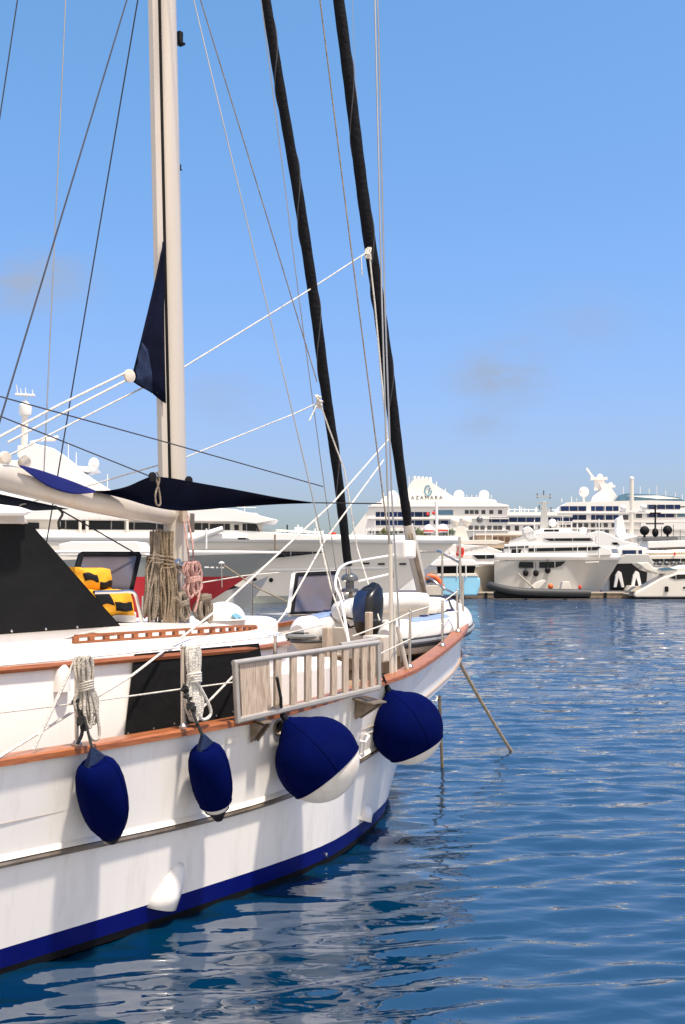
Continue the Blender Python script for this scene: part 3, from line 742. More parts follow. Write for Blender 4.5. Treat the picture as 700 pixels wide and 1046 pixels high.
rope_drop(f2, [(189, 702, 2.44), (193, 716, 2.5), (198, 730, 2.56), (202, 740, 2.62)])
rope_drop(f2, [(200, 736, 2.58), (207, 751, 2.63)], .012, False)
def fender_ball(c, rpx, neck, tcut, s, label, anchor):
    C = Y.pt(*c, s); r = Y.r(C, rpx); nk = Y.I @ (V((0, 0, CAMH))+ray(*neck)*Y.depth(C))
    ax = (C-nk).normalized(); t = thing('ball_fender', label, 'fender', Y, C-V((0, 0, r)), FG)
    d = (C-nk).length
    prof = [(.022, -d), (.035, -d+.02), (.10*1, -r*1.03)]
    N_ = 26; cov = []
    for i in range(N_+1):
        u = -1+ (1+tcut)*i/N_
        rr = math.sqrt(max(0, 1-u*u))
        # pear shape towards the neck
        cov.append((r*max(rr, .0), r*u))
    pear = [(.03, -d+.03), (.05, -d+.05)]
    for x_, t_ in cov:
        k = max(0, (-t_/r-.55)/.45)
        tt = -t_*0
        pear.append((max(x_, .06+(r*.84-.06)*max(0, min(1, (d-.05+t_)/(d-.05-.55*r)))) if t_ < -.5*r else x_, t_))
    pear = [q for q in pear]
    pear = sorted(pear, key=lambda q: q[1])
    MB(Y).lathe([(x_*1.012, t_) for x_, t_ in pear]+[(pear[-1][0]*.9, pear[-1][1]+.002)], C, ax, 40).build('cloth_cover', FEND, t)
    sv = ax.cross(V((.3, 1, 0))).normalized(); sw = ax.cross(sv)
    for an in (.35, 1.75, 2.9, 4.2, 5.3):
        dd = sv*math.cos(an)+sw*math.sin(an)
        MB(Y).tube([C+ax*t_+dd*(x_*1.013) for x_, t_ in pear], .004, 5).build('seam', FENDS, t)
    x_, t_ = pear[-1]
    MB(Y).tube([C+ax*t_+(sv*math.cos(q)+sw*math.sin(q))*x_*1.01 for q in [2*math.pi*k/40 for k in range(41)]], .008, 6).build('hem', FENDS, t)
    pr = [(r*math.sqrt(1-u*u), r*u) for u in [tcut-.12+(1.119-tcut)*i/16 for i in range(17)] if u < 1]
    MB(Y).lathe(pr+[(.001, r)], C, ax, 40).build('bare_vinyl', FENDW, t)
    MB(Y).lathe([(.016, -d-.03), (.024, -d-.02), (.030, -d+.03), (.05, -d+.07)], C, ax, 16).build('eye_lug', FENDK, t)
    P = Y.pt(*anchor)
    MB(Y).tube([P, P.lerp(nk, .5)+V((.005, 0, -.005)), nk-ax*.03], .013, 6).build('lanyard', ROPEB, t)
    return t
fender_ball((324.5, 776), 43, (290, 732), .36, 2.72, 'large blue ball fender with a wide bare white base, hung under the wooden gangway', (283, 692, 2.62))
fender_ball((416, 744), 36.5, (396, 703), .60, 2.40, 'large blue ball fender with a thin bare white base, hung nearest the bow', (391, 690, 2.32))

# rope coils on the stanchions
def coil(name, label, S, pxtop, pxbot, wpx, m, s, seed, r=.011, loops=9, tail=None, group=None, waist=.42):
    rnd = random.Random(seed); top = Y.pt(*pxtop, s); bot = Y.pt(*pxbot, s)
    ax = bot-top; Ln = ax.length; ax.normalize(); sd = V((1, 0, 0)); sd = (sd-ax*sd.dot(ax)).normalized(); w = Y.r(top, wpx)
    t = thing(name, label, 'rope coil', Y, bot, group)
    mb = MB(Y)
    for i in range(loops):
        l = Ln*rnd.uniform(.82, 1.02); c0 = sd*w*.42*rnd.uniform(-1, 1); d0 = V((0, 1, 0))*w*.35*rnd.uniform(-1, 1)
        ww = w*rnd.uniform(.18, .5)
        pts = []
        for k in range(13):
            a = 2*math.pi*k/12
            zz = (1-math.cos(a))/2
            pinch = 1-.55*math.exp(-((zz-waist)/.16)**2)
            x_ = math.sin(a)*ww*pinch*(1+.35*zz)
            pts.append(top+ax*(l*zz)+sd*(x_+c0.dot(sd)*pinch)+d0*pinch+V((0, rnd.uniform(-.004, .004), 0)))
        mb.tube(spline(pts, 3), r, 6)
    mb.build('loops', m, t)
    mb = MB(Y)
    for i in range(4):
        z = Ln*(waist-.05+.035*i)
        mb.tube([top+ax*(z+.01*math.sin(a))+sd*(w*.48*math.cos(a))+V((0, w*.42*math.sin(a), 0)) for a in [2*math.pi*k/12 for k in range(13)]], r, 6)
    mb.build('wrap_turns', m, t)
    if tail: MB(Y).tube(spline([Y.pt(a, b, s+.03) for a, b in tail], 6), r, 6).build('loose_end', m, t)
    return t
RG = 'rope coils hung on the yacht'
def hank(label, top, bots, wtop, m, s, seed, r, strands, ties):
    rnd = random.Random(seed); t = thing('rope_hank', label, 'rope coil', Y, Y.pt(*bots[len(bots)//2], s), RG)
    a = Y.pt(*top, s); sd = V((.75, -.66, 0)); rr = Y.r(a, 1)
    mb = MB(Y)
    for i in range(strands):
        u = (i+.5)/strands; bpx = bots[0][0]+(bots[-1][0]-bots[0][0])*u; bpy = lerp(list(bots), bpx)+rnd.uniform(-10, 6)
        b = Y.pt(bpx+rnd.uniform(-1, 1), bpy, s+rnd.uniform(-.05, .06)); a1 = a+sd*(wtop*rr*(u-.5)*2)+V((0, rnd.uniform(-.04, .04), rnd.uniform(-.02, .02)))
        k = a1+(b-a1)*.28+sd*(-.35*wtop*rr*(u-.5)*2)
        off = V((rnd.uniform(.012, .035), rnd.uniform(-.02, .02), 0))
        mb.tube(spline([a1, k, a1.lerp(b, .45)+V((rnd.uniform(-.02, .02), rnd.uniform(-.03, .03), 0)), a1.lerp(b, .72)+V((rnd.uniform(-.03, .03), rnd.uniform(-.03, .03), 0)), b, b+off*.6-V((0, 0, .015)), b+off+V((0, 0, .02)), a1.lerp(b, .6)+off*1.2, k+off*.4, a1+off*.3+V((0, 0, .012)), a1], 5), r, 6)
    mb.build('loops', m, t)
    mb = MB(Y)
    for k in range(ties):
        f = .26+.035*k; bm_ = Y.pt(*bots[len(bots)//2], s); c = a.lerp(bm_, f); w = wtop*rr*1.0
        mb.tube([c+sd*(w*math.cos(q))+V((0, .075*math.sin(q), .01*math.sin(q*2+k))) for q in [2*math.pi*j/14 for j in range(15)]], r, 6)
    mb.build('wrap_turns', m, t)
    return t
coil('rope_coil', 'greyish rope coil tied on the stanchion above the slim all-blue fender', S1, (86, 671), (91, 742), 15, mat('grey_white_rope', (.50, .45, .38), .9, var=.3, vscale=25, bump=.8, bscale=90), 2.46, 11, .0105, 11,
     [(90, 700), (96, 715), (101, 740), (101, 752), (96, 756), (91, 751)], RG)
coil('rope_coil', 'clean white rope coil tied on the stanchion in front of the black window cover', S2, (198, 661), (199, 736), 15, ROPEW, 2.44, 4, .012, 11,
     [(196, 690), (206, 705), (215, 724), (214, 732), (207, 735), (203, 728)], RG)
hank('long weathered grey rope hank hung on the after side of the mast', (161, 545), [(146, 626), (152, 634), (163, 630)], 6.5, ROPEG, .22, 8, .0088, 21, 3)
hank('weathered grey rope hank hung close against the mast, right of the longest hank', (170, 546), [(164, 634), (171, 637), (179, 630)], 5, mat('brown_rope', (.24, .18, .12), .9, var=.4, vscale=14, bump=.9, bscale=70), .30, 9, .0088, 18, 4)
coil('rope_coil', 'pink flecked rope bundle hanging from the winch on the mast', None, (196, 574), (198, 610), 17, ROPEP, .35, 21, .012, 14, [(200, 575), (206, 585), (203, 610), (199, 625)], RG, .5)
coil('rope_coil', 'short pale rope coil resting on the roof at the foot of the mast', None, (185, 605), (189, 633), 14, ROPEB and ROPEG, .35, 23, .012, 10, [(180, 610), (187, 620), (186, 634)], RG, .4)
coil('rope_coil', 'short grey rope loop draped over a post just forward of the mast', None, (209, 607), (210, 636), 14, ROPEG, .35, 29, .014, 12, None, RG, .12)
line('halyard', [(186, 520, .15), (192, 560, .25), (194, 580, .33)], ROPEP, .010)
line('halyard', [(190, 520, .15), (197, 555, .25), (198, 578, .33)], ROPEP, .010)
mbk = MB(Y); pk = Y.pt(187, 526, .16); mbk.box(pk+V((-.03, -.03, -.08)), pk+V((.04, .03, .10))); mbk.build('mast_block', TEAKG, mast, bevel=.012)

# yellow bags on the roof
def bag(quad, s, patches, label, seed):
    q = [Y.pt(a, b, s) for a, b in quad]; t = thing('yellow_bag', label, 'bag', Y, q[3], 'yellow canvas bags on the roof')
    rnd = random.Random(seed); n = 12; dep = .26
    def surf(u, v):
        p = q[0].lerp(q[1], u).lerp(q[3].lerp(q[2], u), v)
        bul = math.sin(math.pi*u)**.5*math.sin(math.pi*v)**.5
        return p+V((0, -.07*bul-.012*math.sin(11*u+seed)*math.sin(7*v+seed*2), .008*math.sin(9*u+seed)))
    rows = [[surf(i/n, j/n) for i in range(n+1)] for j in range(n+1)]
    back = [[surf(i/n, j/n)*1+V((0, dep+.14*math.sin(math.pi*i/n)*math.sin(math.pi*j/n), 0)) for i in range(n+1)] for j in range(n+1)]
    mb = MB(Y); mb.grid(rows); mb.grid(back)
    for A_, B2 in [(rows[0], back[0]), (rows[-1], back[-1]), ([r_[0] for r_ in rows], [r_[0] for r_ in back]), ([r_[-1] for r_ in rows], [r_[-1] for r_ in back])]:
        mb.grid([A_, B2])
    body = mb.build('canvas_body', YEL, t)
    for (u0, v0, u1, v1) in patches:
        g = [[surf(u0+(u1-u0)*i/5, v0+(v1-v0)*(j/4)+.05*math.sin(i*1.3+v0*9))+V((0, -.006, 0)) for i in range(6)] for j in range(5)]
        MB(Y).grid(g).build('black_patch', BLK, t, solid=.003)
bag([(76, 580), (113, 581), (115, 603), (82, 604)], .15, [(.12, .22, .46, .55), (.50, .60, .95, .92)], 'yellow canvas bag with black patches, upper of two leaning under the open hatch', 1)
bag([(88, 602), (134, 603), (138, 628), (100, 629)], .25, [(.08, .10, .40, .55), (.42, .50, .90, .85)], 'yellow canvas bag with black patches, lower of two standing behind the handrail', 2)

# white life raft canister on the roof
p = Y.pt(228, 629, -.35)
t = thing('liferaft_canister', 'rounded white canister with a small blue mark on the roof forward of the mast', 'life raft', Y, p-V((0, 0, .15)))
mb = MB(Y); mb.ball(p+V((0, .0, -.04)), .24, 20, .82, 1.12, 1.0); mb.build('shell', GEL, t)
mb = MB(Y)
e = [Y.pt(a, b, -.095) for a, b in [(238, 628), (241, 626), (245, 628), (248, 631), (247, 633.5), (245.5, 631), (243, 630.5), (242.5, 633), (240, 631)]]
mb.prism(e, (0, .03, 0)); mb.build('blue_mark', LTBLUE, t)
MB(Y).lathe([(.262, -.012), (.272, 0), (.262, .012)], p+V((0, 0, -.04)), (0, 0, 1), 24).build('strap_band', GEL, t)

# gangway stowed along the rail
GS = 2.53
gw = thing('gangway', 'folded aluminium gangway with weathered teak slats stowed upright outside the rail', 'gangway', Y, Y.pt(315, 730, GS))
TL, TR, BRt, BL = (240, 677), (387, 656), (388, 702), (243, 736)
def gq(u, v, ds=0):
    a = Y.pt(TL[0]+(TR[0]-TL[0])*0, TL[1], GS); 
    p00, p10, p11, p01 = Y.pt(*TL, GS), Y.pt(*TR, GS-.02), Y.pt(*BRt, GS-.02), Y.pt(*BL, GS)
    return p00.lerp(p10, u).lerp(p01.lerp(p11, u), v)+V((0, -ds, 0))
MB(Y).tube([gq(-.01, 0), gq(1.0, 0)], .021, 10).build('side_rail', ALU, gw)
MB(Y).bar(gq(-.01, 1), gq(1.0, 1), .04, .045).build('side_rail', ALU, gw, bevel=.012)
MB(Y).tube([gq(.72, -.05, -.03), gq(1.0, -.07, -.03)], .018, 8).build('fold_tube', ALU, gw)
mb = MB(Y); mb.bar(gq(0, -.02), gq(.0, 1.02), .04, .035, V((1, 0, 0))); mb.build('end_frame', ALU, gw, bevel=.008)
mb = MB(Y); mb.bar(gq(.995, 0), gq(.995, 1.0), .03, .045, V((1, 0, 0))); mb.build('end_frame', ALU, gw, bevel=.006)
mb = MB(Y)
for k in range(13):
    u = .035+.165*k/12; mb.bar(gq(u, .04, -.005), gq(u, .96, -.005), .014, .028, V((1, 0, 0)))
mb.bar(gq(.03, .5, -.02), gq(.205, .5, -.02), .42, .010, V((0, 1, 0)))
mb.build('tread_panel', TEAKG, gw)
for uc in [.262, .365, .464, .555, .648, .735, .815, .88, .945]:
    w = .052
    mb = MB(Y); p, q = gq(uc, .045), gq(uc, .95)
    mb.box((p.x-w/2-.012, p.y-.012, q.z), (p.x+w/2-.012, p.y+.012, p.z)); 
    o = mb.build('slat', TEAKG, gw, bevel=.003)
    MB(Y).box((p.x+w/2-.012+.001, p.y-.010, q.z), (p.x+w/2+.010, p.y+.035, p.z)).build('slat_edge', TEAKG, o)
# hinged brackets under the gangway
for a, b in [(259, 744), (365, 722)]:
    p = hull_pt(a, b+3); n = hull_n(p); wv = V((.06 if a < 300 else .12, 0, .0))
    br_ = MB(Y)
    top = Y.pt(a, b-8, GS)
    br_.box((p.x-.03, p.y+.01, p.z-.07), (p.x+.03, p.y-.02, p.z+.10))
    br_.prism([V((p.x-wv.x, p.y-.022, p.z+.10)), V((p.x+wv.x, p.y-.022, p.z+.10)), V((p.x+wv.x*.7, top.y-.04, p.z+.07)), V((p.x-wv.x, top.y-.04, p.z+.07))], (0, 0, .015))
    br_.prism([V((p.x+.02, p.y-.02, p.z-.08)), V((p.x+.02, p.y-.02, p.z+.09)), V((p.x+.02, top.y-.03, p.z+.06))], (.02, 0, 0))
    br_.prism([V((p.x-.06, p.y-.02, p.z-.08)), V((p.x-.06, p.y-.02, p.z+.09)), V((p.x-.06, top.y-.03, p.z+.06))], (.02, 0, 0))
    br_.build('gangway_bracket', STEELD, hull, bevel=.004)

# inflatable dinghy on the foredeck
dg = thing('inflatable_dinghy', 'pale grey inflatable dinghy with black outboard motor stowed on the foredeck', 'dinghy', Y, L(3.1, .5, 1.55))
def zt(k, far): return 1.77+.12*k*k+(.10*math.sin(math.pi*min(1, k*1.0)) if far else 0)
star = [L(2.06, 1.16, 1.75), L(2.3, 1.18, 1.75), L(2.8, 1.20, 1.765), L(3.3, 1.16, 1.79), L(3.75, 1.04, 1.83), L(4.1, .84, 1.88), L(4.32, .58, 1.93)]
port = [L(1.93, .02, 1.77), L(2.2, 0, 1.77), L(2.8, -.04, 1.83), L(3.3, -.02, 1.90), L(3.75, .08, 1.95), L(4.1, .28, 1.96), L(4.32, .55, 1.945)]
full = spline(star+port[::-1], 8); n = len(full)
rt = [.205*min(1, .50+.50*min(1, k/5)) if k < 6 else (.205*min(1, .50+.50*min(1, (n-1-k)/5)) if k > n-7 else .205) for k in range(n)]
tb = MB(Y).tube(full, rt, 20).build('buoyancy_tube', HYP, dg)
mb = MB(Y)
def offs(path, ang, r):
    out = []
    cen = L(3.1, .58, 0)
    for i, p in enumerate(path):
        t_ = (path[min(i+1, len(path)-1)]-path[max(i-1, 0)]).normalized(); nn = V((t_.y, -t_.x, 0)).normalized()
        if nn.dot(p-cen) < 0 and abs(t_.x) > .2: nn = -nn
        if p.x > 4.0 and nn.x < 0: nn = -nn
        out.append(p+nn*r*math.cos(ang)+V((0, 0, r*math.sin(ang))))
    return out
inner = full[3:-3]
rr = rt[3:-3]
MB(Y).tube(offs(inner, R(-12), .205), .030, 8).build('rubbing_strake', HYPG, dg)
MB(Y).tube(offs(inner, R(-26), .203), .020, 8).build('lower_strake', HYPD, dg)
MB(Y).tube(offs(inner, R(-1), .204), .012, 8).build('strake_edge', HYPD, dg)
tail = full[-1]; td = (full[-8]-full[-1]).normalized(); tn_ = V((td.y, -td.x, 0)); tn_ = tn_ if tn_.y < 0 else -tn_
for dz, rad, m_, nm in [(-.03, .030, HYPG, 'rubbing_strake'), (-.085, .022, HYPD, 'lower_strake'), (.012, .012, HYPD, 'strake_edge')]:
    pp = [tail+td*.62+tn_*.205, tail+td*.32+tn_*.205, tail+td*.14+tn_*.17, tail+td*.02+tn_*.11, tail-td*.015, tail+td*.02-tn_*.11, tail+td*.14-tn_*.17, tail+td*.4-tn_*.205]
    MB(Y).tube(spline([p+V((0, 0, dz)) for p in pp], 5), rad, 8).build(nm, m_, dg)
# trim patches in faded blue on top of the tubes
for (i0, i1, w) in [(10, 24, .07), (n-20, n-8, .07), (n//2-7, n//2+9, .09)]:
    seg = full[i0:i1]; rows = []
    for p in seg:
        t_ = (seg[-1]-seg[0]).normalized(); nn = V((t_.y, -t_.x, 0)).normalized()
        rows.append([p+nn*(.208*math.cos(a))+V((0, 0, .208*math.sin(a))) for a in [R(90-35+70*k/6) for k in range(7)]])
    MB(Y).grid(rows).build('trim_patch', HYPB, dg)
for k in (n-14, 16, 28, n//2+4, n//2-6):
    p = full[k]+V((0, 0, .205)); MB(Y).box(p+V((-.06, -.03, -.015)), p+V((.06, .03, .02))).build('tube_handle', mat('navy_plastic', (.015, .02, .07), .5), dg, bevel=.01)
MB(Y).tube(arc(full[18]+V((0, 0, .22)), full[30]+V((0, 0, .22)), .02)+arc(full[30]+V((0, 0, .22)), full[n//2-6]+V((0, 0, .22)), .02), .009, 6).build('grab_line', ROPEB, dg)
# hull bottom and transom
mb = MB(Y)
mb.grid([[L(x, .58+k*.56*min(1, (4.35-x)/.9+.05), 1.50+.06*abs(k)+.16*max(0, (x-3)/1.4)) for k in (-1, -.5, 0, .5, 1)] for x in (2.25, 2.6, 3.0, 3.4, 3.8, 4.1, 4.3)])
mb.build('floor_hull', BEIGE, dg, solid=.03)
mb = MB(Y); mb.box(L(2.30, .20, 1.50), L(2.35, .98, 1.84)); trn = mb.build('transom', BEIGE, dg, bevel=.01)
mb = MB(Y); mb.box(L(2.9, .18, 1.86), L(3.15, 1.0, 1.90)); mb.build('thwart', BEIGE, dg, bevel=.01)
# soft cover rolled along the far side
MB(Y).tube(spline([L(2.45, .20, 2.00), L(2.9, .18, 2.05), L(3.4, .20, 2.09), L(3.85, .30, 2.10), L(4.1, .42, 2.08)], 5), [.08]+[.13]*19+[.06], 14).build('rolled_cover', HYP, dg)
# outboard motor
ob = MB(Y)
oc = Y.pt(378, 622, .80)
prof = [(-.10, -.10, .09, .09), (-.06, -.10, .13, .12), (.06, -.10, .17, .145), (.20, -.09, .185, .155), (.32, -.06, .175, .15), (.41, -.02, .14, .13), (.46, .02, .08, .09), (.475, .04, .03, .04)]
rows = []
for z, dx, lx, ly in prof:
    se = lambda q: math.copysign(abs(q)**.62, q); rows.append([V((oc.x+.02+dx*.55+lx*.92*se(math.cos(a))*(1.1 if math.cos(a) < 0 else .95), oc.y+ly*.95*se(math.sin(a)), oc.z-.20+z+.03*math.cos(a)*(z > .4))) for a in [2*math.pi*k/24 for k in range(24)]])
ob.grid(rows, wrap=True, caps=True); motor = ob.build('outboard_motor', OUTB, dg)
ob = MB(Y)
rows = []
for z, w in [(-.28, .07), (-.5, .06), (-.7, .055)]:
    rows.append([V((oc.x-.03+w*1.4*math.cos(a), oc.y+w*math.sin(a), oc.z+z+.10)) for a in [2*math.pi*k/12 for k in range(12)]])
ob.grid(rows, wrap=True, caps=True); ob.box(oc+V((.02, -.10, -.28)), oc+V((.2, .10, -.16))); ob.build('motor_leg', OUTB, motor, bevel=.01)
rows = []
for z, dx, lx, ly in prof[2:6]:
    rows.append([V((oc.x+.02+dx*.45+(lx+.006)*.92*math.copysign(abs(math.cos(a))**.62, math.cos(a))*(1.1 if math.cos(a) < 0 else .95)+dx*.10, oc.y+(ly+.006)*.95*math.copysign(abs(math.sin(a))**.62, math.sin(a)), oc.z-.20+z)) for a in [R(150+10*k) for k in range(6)]])
se = lambda q: math.copysign(abs(q)**.62, q)
MB(Y).tube([V((oc.x-.035+.178*.92*se(math.cos(a)), oc.y+.150*.95*se(math.sin(a)), oc.z-.12)) for a in [2*math.pi*k/32 for k in range(33)]], .008, 6).build('cowl_seam', GUNM, motor)
MB(Y).grid(rows).build('side_decal', OUTBB, motor)
MB(Y).box(L(2.32, .56, 1.9), L(2.38, .9, 2.08)).build('motor_bracket', GUNM, motor, bevel=.01)
for i, sgn in enumerate((-1, 1)):
    MB(Y).tube(spline([oc+V((.0, sgn*.1, -.15)), oc+V((-.08, .22*sgn+.12, -.1)), oc+V((.02, .30, -.22)), L(2.3, .45, 1.9)], 5), .012, 6).build('control_cable', BLK, motor)
# chocks under the dinghy
for x in (2.6, 3.6):
    MB(Y).box(L(x-.05, .1, zdeck(x)), L(x+.05, 1.05, 1.53+.05*(x-2.6))).build('dinghy_chock', TEAKG, yacht)
# beige locker and deck gear by the shrouds
mb = MB(Y); p = Y.pt(391, 670, 1.85); mb.box((p.x-.10, p.y-.06, p.z-.06), (p.x+.12, p.y+.18, p.z+.20)); tag(mb.build('deck_locker', BEIGE, bevel=.015), 'small beige box standing just forward of the gangway on the side deck', 'locker')
mb = MB(Y); p = Y.pt(335, 655, 1.2); mb.box((p.x-.05, p.y-.04, zdeck(1.3)), (p.x+.04, p.y+.04, p.z+.14)); mb.build('dinghy_chock', TEAKG, yacht, bevel=.01)
mb = MB(Y); p = Y.pt(377, 645, 1.5); mb.box((p.x-.035, p.y-.03, zdeck(1.5)), (p.x+.035, p.y+.03, p.z+.20)); mb.build('mooring_post', TEAKG, yacht, bevel=.01)
# anchor gear
mb = MB(Y)
for i, (a, b) in enumerate([(432, 619), (441, 617)]):
    p = Y.pt(a, b, -.1); mb.lathe([(.09, -.1), (.09, -.02), (.06, 0), (.06, .05), (.08, .07)], p, (0, 1, 0), 14)
mb.build('windlass', STEELD, yacht)
# bow lines into the water
def wline(label, top, botpx, r, m, name='mooring_line'):
    a = Y.pt(*top); b = Y.ptz(*botpx, -.02)
    tag(MB(Y).tube(arc(a, b, .03, 10), r, 8).build(name, m), label, 'mooring line', 'lines from the bow into the water')
wline('slanting mooring line running from the bow down into open water on the right', (467, 672, .85), (523, 768), .022, ROPET)
wline('short rope hanging nearly straight from the hull beside the bow ball fender', (449, 711, 1.0), (452, 786), .020, ROPET)

# ------------------------------------------------------------------ background vessels
def prof_prism(F, pxs, w, s0=None):
    """side profile traced at this vessel's own distance, given the vessel's beam"""
    s = w if s0 is None else s0
    return MB(F).prism([F.pt(a, b, s) for a, b in pxs], (0, 2*w if s0 is None else 2*w, 0))
SIDE = {}
def far_hull(F, x0, xb, z0, z1, hb, rake, m, parent, boot=None, zmid=None, flare=1.6, bootz=.5, name='hull', full=2.3, stern_w=.85, knuckle=None):
    L_ = xb-x0; xm = x0+L_*.45
    def b_(x, end, pw):
        if x <= xm: return hb*(stern_w+(1-stern_w)*((x-x0)/(xm-x0))**.6)
        k = min(1, (x-xm)/(end-xm)); return max(.03, hb*(1-k**pw))
    xs = [x0+L_*i/40 for i in range(41)]
    def zd(x): k = (x-x0)/L_; return z0+(z1-z0)*(k**2 if zmid is None else k**zmid)
    def zkeel(x): return 0 if x < xb-rake else zd(x)*((x-(xb-rake))/rake)**1.1
    def tb(x): return min(.98, max(0, (bootz-zkeel(x))/max(zd(x)-zkeel(x), .05))) if boot else 0
    def sec(x, t):
        zk = zkeel(x); z = zk+(zd(x)-zk)*t
        w = b_(min(x, xb-rake), xb-rake, full*.8)
        if x >= xb-rake: w = .03
        W = b_(x, xb, full)
        return w+(W-w)*t**flare, z
    def part(ks, lo_fn, hi_fn, nm, mt, par, lid):
        mb = MB(F); T = lambda x, k: lo_fn(x)+(hi_fn(x)-lo_fn(x))*k
        for sd in (1, -1):
            mb.grid([[L(x, sd*sec(x, T(x, k))[0], sec(x, T(x, k))[1]) for x in xs] for k in ks])
        if lid: mb.grid([[L(x, sd*sec(x, 1)[0], zd(x)-.02) for x in xs] for sd in (-1, 0, 1)])
        c = [L(x0, sec(x0, T(x0, k))[0], sec(x0, T(x0, k))[1]) for k in ks]
        c = c+[V((p.x, -p.y, p.z)) for p in reversed(c)]
        mb.add(c, [tuple(range(len(c)))])
        return mb.build(nm, mt, par)
    def side(px, py):
        for i in range(1500):
            q = hb*1.05-hb*1.05*i/1500; p = F.pt(px, py, q)
            if x0 < p.x < xb and zkeel(p.x) < p.z < zd(p.x) and sec(p.x, (p.z-zkeel(p.x))/(zd(p.x)-zkeel(p.x)))[0] >= q: return p
        return p
    SIDE[name, F] = side
    h_ = part((0, .15, .3, .45, .6, .75, .9, 1), tb, lambda x: 1, name, m, parent, True)
    if boot: part((0, .5, 1), lambda x: 0, tb, 'boot_top', boot, h_, False)
    return h_
def win(F, pxs, s, parent, m=GLASSD, name='window', th=.06, label=None):
    return MB(F).prism([F.pt(a, b, s+.04) for a, b in pxs], (0, th, 0)).build(name, m, parent, label)
def dome(F, px, py, rpx, s, parent, m=SYW, name='radome'):
    p = F.pt(px, py, s); r = F.r(p, rpx)
    mb = MB(F); mb.ball(p, r, 16); return mb.build(name, m, parent)
def pole(F, pxs, s, rpx, parent, m=SYW, name='pole', n=8):
    P = [F.pt(a, b, s) for a, b in pxs]
    return MB(F).tube(P, F.r(P[0], rpx), n).build(name, m, parent)
def rail(F, pxa, pxb, s, hpx, parent, nposts=8, m=STEEL):
    a, b = F.pt(*pxa, s), F.pt(*pxb, s); hgt = F.r(a, hpx); r = F.r(a, .16)
    mb = MB(F)
    for k in (1, .55): mb.tube([a+V((0, 0, hgt*k)), b+V((0, 0, hgt*k))], r, 5)
    for i in range(nposts+1):
        p = a.lerp(b, i/nposts); mb.tube([p, p+V((0, 0, hgt))], r, 5)
    return mb.build('guard_rail', m, parent)

# --- large white superyacht behind
S = Frame(-6, 86.0, R(5))
sy = thing('superyacht', 'long white motor superyacht with tall domed mast moored behind the sailing yacht', 'motor yacht', S, (0, 0, 0))
bt = S.pt(471, 549, 0); xb = bt.x; zb_ = bt.z
st_x = S.pt(-300, 560, 0).x
shull = far_hull(S, st_x, xb, 4.6, zb_, 4.6, 6.5, SYC, sy, SYG, .6, 1.7, .55, full=2.0)
# white bulwark band on top of the hull
def hullband(F, x0, x1, s_fn, z0, z1, m, parent, name):
    mb = MB(F)
    for sd in (1, -1):
        mb.grid([[L(x, sd*s_fn(x), z) for x in [x0+(x1-x0)*i/30 for i in range(31)]] for z in (z0, z1)])
    return mb.build(name, m, parent, solid=.12)
def syb(x): k = max(0, (x-(st_x+(xb-st_x)*.45))/((xb-st_x)*.55)); return max(.05, 4.63*(1-min(1, k)**2.0))
hullband(S, st_x, xb, syb, zb_-.50, zb_+.10, SYW, sy, 'bulwark')
WS = 4.3
t1 = prof_prism(S, [(-300, 540), (100, 541), (240, 541.5), (300, 545), (345, 549), (345, 552), (-300, 552)], 3.7).build('main_deck_house', SYW, sy, bevel=.05)
# upper deck with wheelhouse windows
t2 = prof_prism(S, [(-300, 524), (190, 521), (262, 524), (270, 530), (268, 543.5), (-300, 545)], 3.4).build('upper_deck_house', SYC, sy, bevel=.05)
win(S, [(128, 533.5), (213, 534.5), (213, 543), (128, 543)], 3.42, t2)
win(S, [(214.5, 535), (235, 535), (235, 543.2), (214.5, 543.2)], 3.42, t2); win(S, [(239.5, 536), (244, 536), (244, 542), (239.5, 542)], 3.42, t2); win(S, [(248, 535), (262, 535), (266, 543.5), (248, 543.5)], 3.42, t2)
win(S, [(62, 529.5), (127, 532.5), (127, 543), (62, 540)], 3.42, t2)
win(S, [(-60, 530), (40, 534), (40, 540), (-60, 538)], 3.42, t2)
win(S, [(239, 549.3), (252, 549.3), (255, 551.2), (239, 551.2)], 3.75, t1)
# wheelhouse roof
prof_prism(S, [(-300, 505), (120, 511), (196, 518), (240, 520), (285, 531.5), (262, 535), (240, 533), (-300, 527)], 3.9).build('wheelhouse_roof', SYW, sy, bevel=.06)
# rising upper structure on the left
t3 = prof_prism(S, [(-220, 470), (20, 470), (24, 462), (32, 452), (55, 458), (70, 470), (84, 482), (96, 490), (120, 505), (150, 514), (-220, 512)], 2.6).build('sundeck_house', SYW, sy, bevel=.08)
prof_prism(S, [(58, 474.5), (96, 477), (99, 479.5), (90, 482), (60, 479)], 1.4).build('sundeck_wing', SYW, t3, bevel=.04)
MB(S).ball(S.pt(96, 474, 1.2), .42, 12, 1.2).build('radome', SYW, t3)
m_ = pole(S, [(24, 470), (25, 452), (26, 410)], 0, 3.5, sy, SYC, 'mast')
MB(S).lathe([(.45, 0), (.5, .2), (.5, .75), (.3, .95), (.1, 1.0)], S.pt(26, 424, 0), (0, 0, 1), 16).build('radome', SYW, m_)
for a, b, c, d_ in [(16, 403, 36, 404), (31, 452, 60, 446), (30, 462, 50, 457)]:
    MB(S).bar(S.pt(a, b, 0), S.pt(c, d_, 0), .5, .16).build('radar_bar', SYW, m_, bevel=.03)
MB(S).lathe([(.4, 0), (.45, .1), (.4, .25)], S.pt(52, 450.5, 0), (0, 0, 1), 12).build('radar_drum', SYC, m_)
for a, y0, y1 in [(18, 403, 393), (22, 403, 397), (27, 410, 396), (34, 404, 398)]:
    pole(S, [(a, y0), (a-1, y1)], 0, .5, m_, SYC, 'antenna')
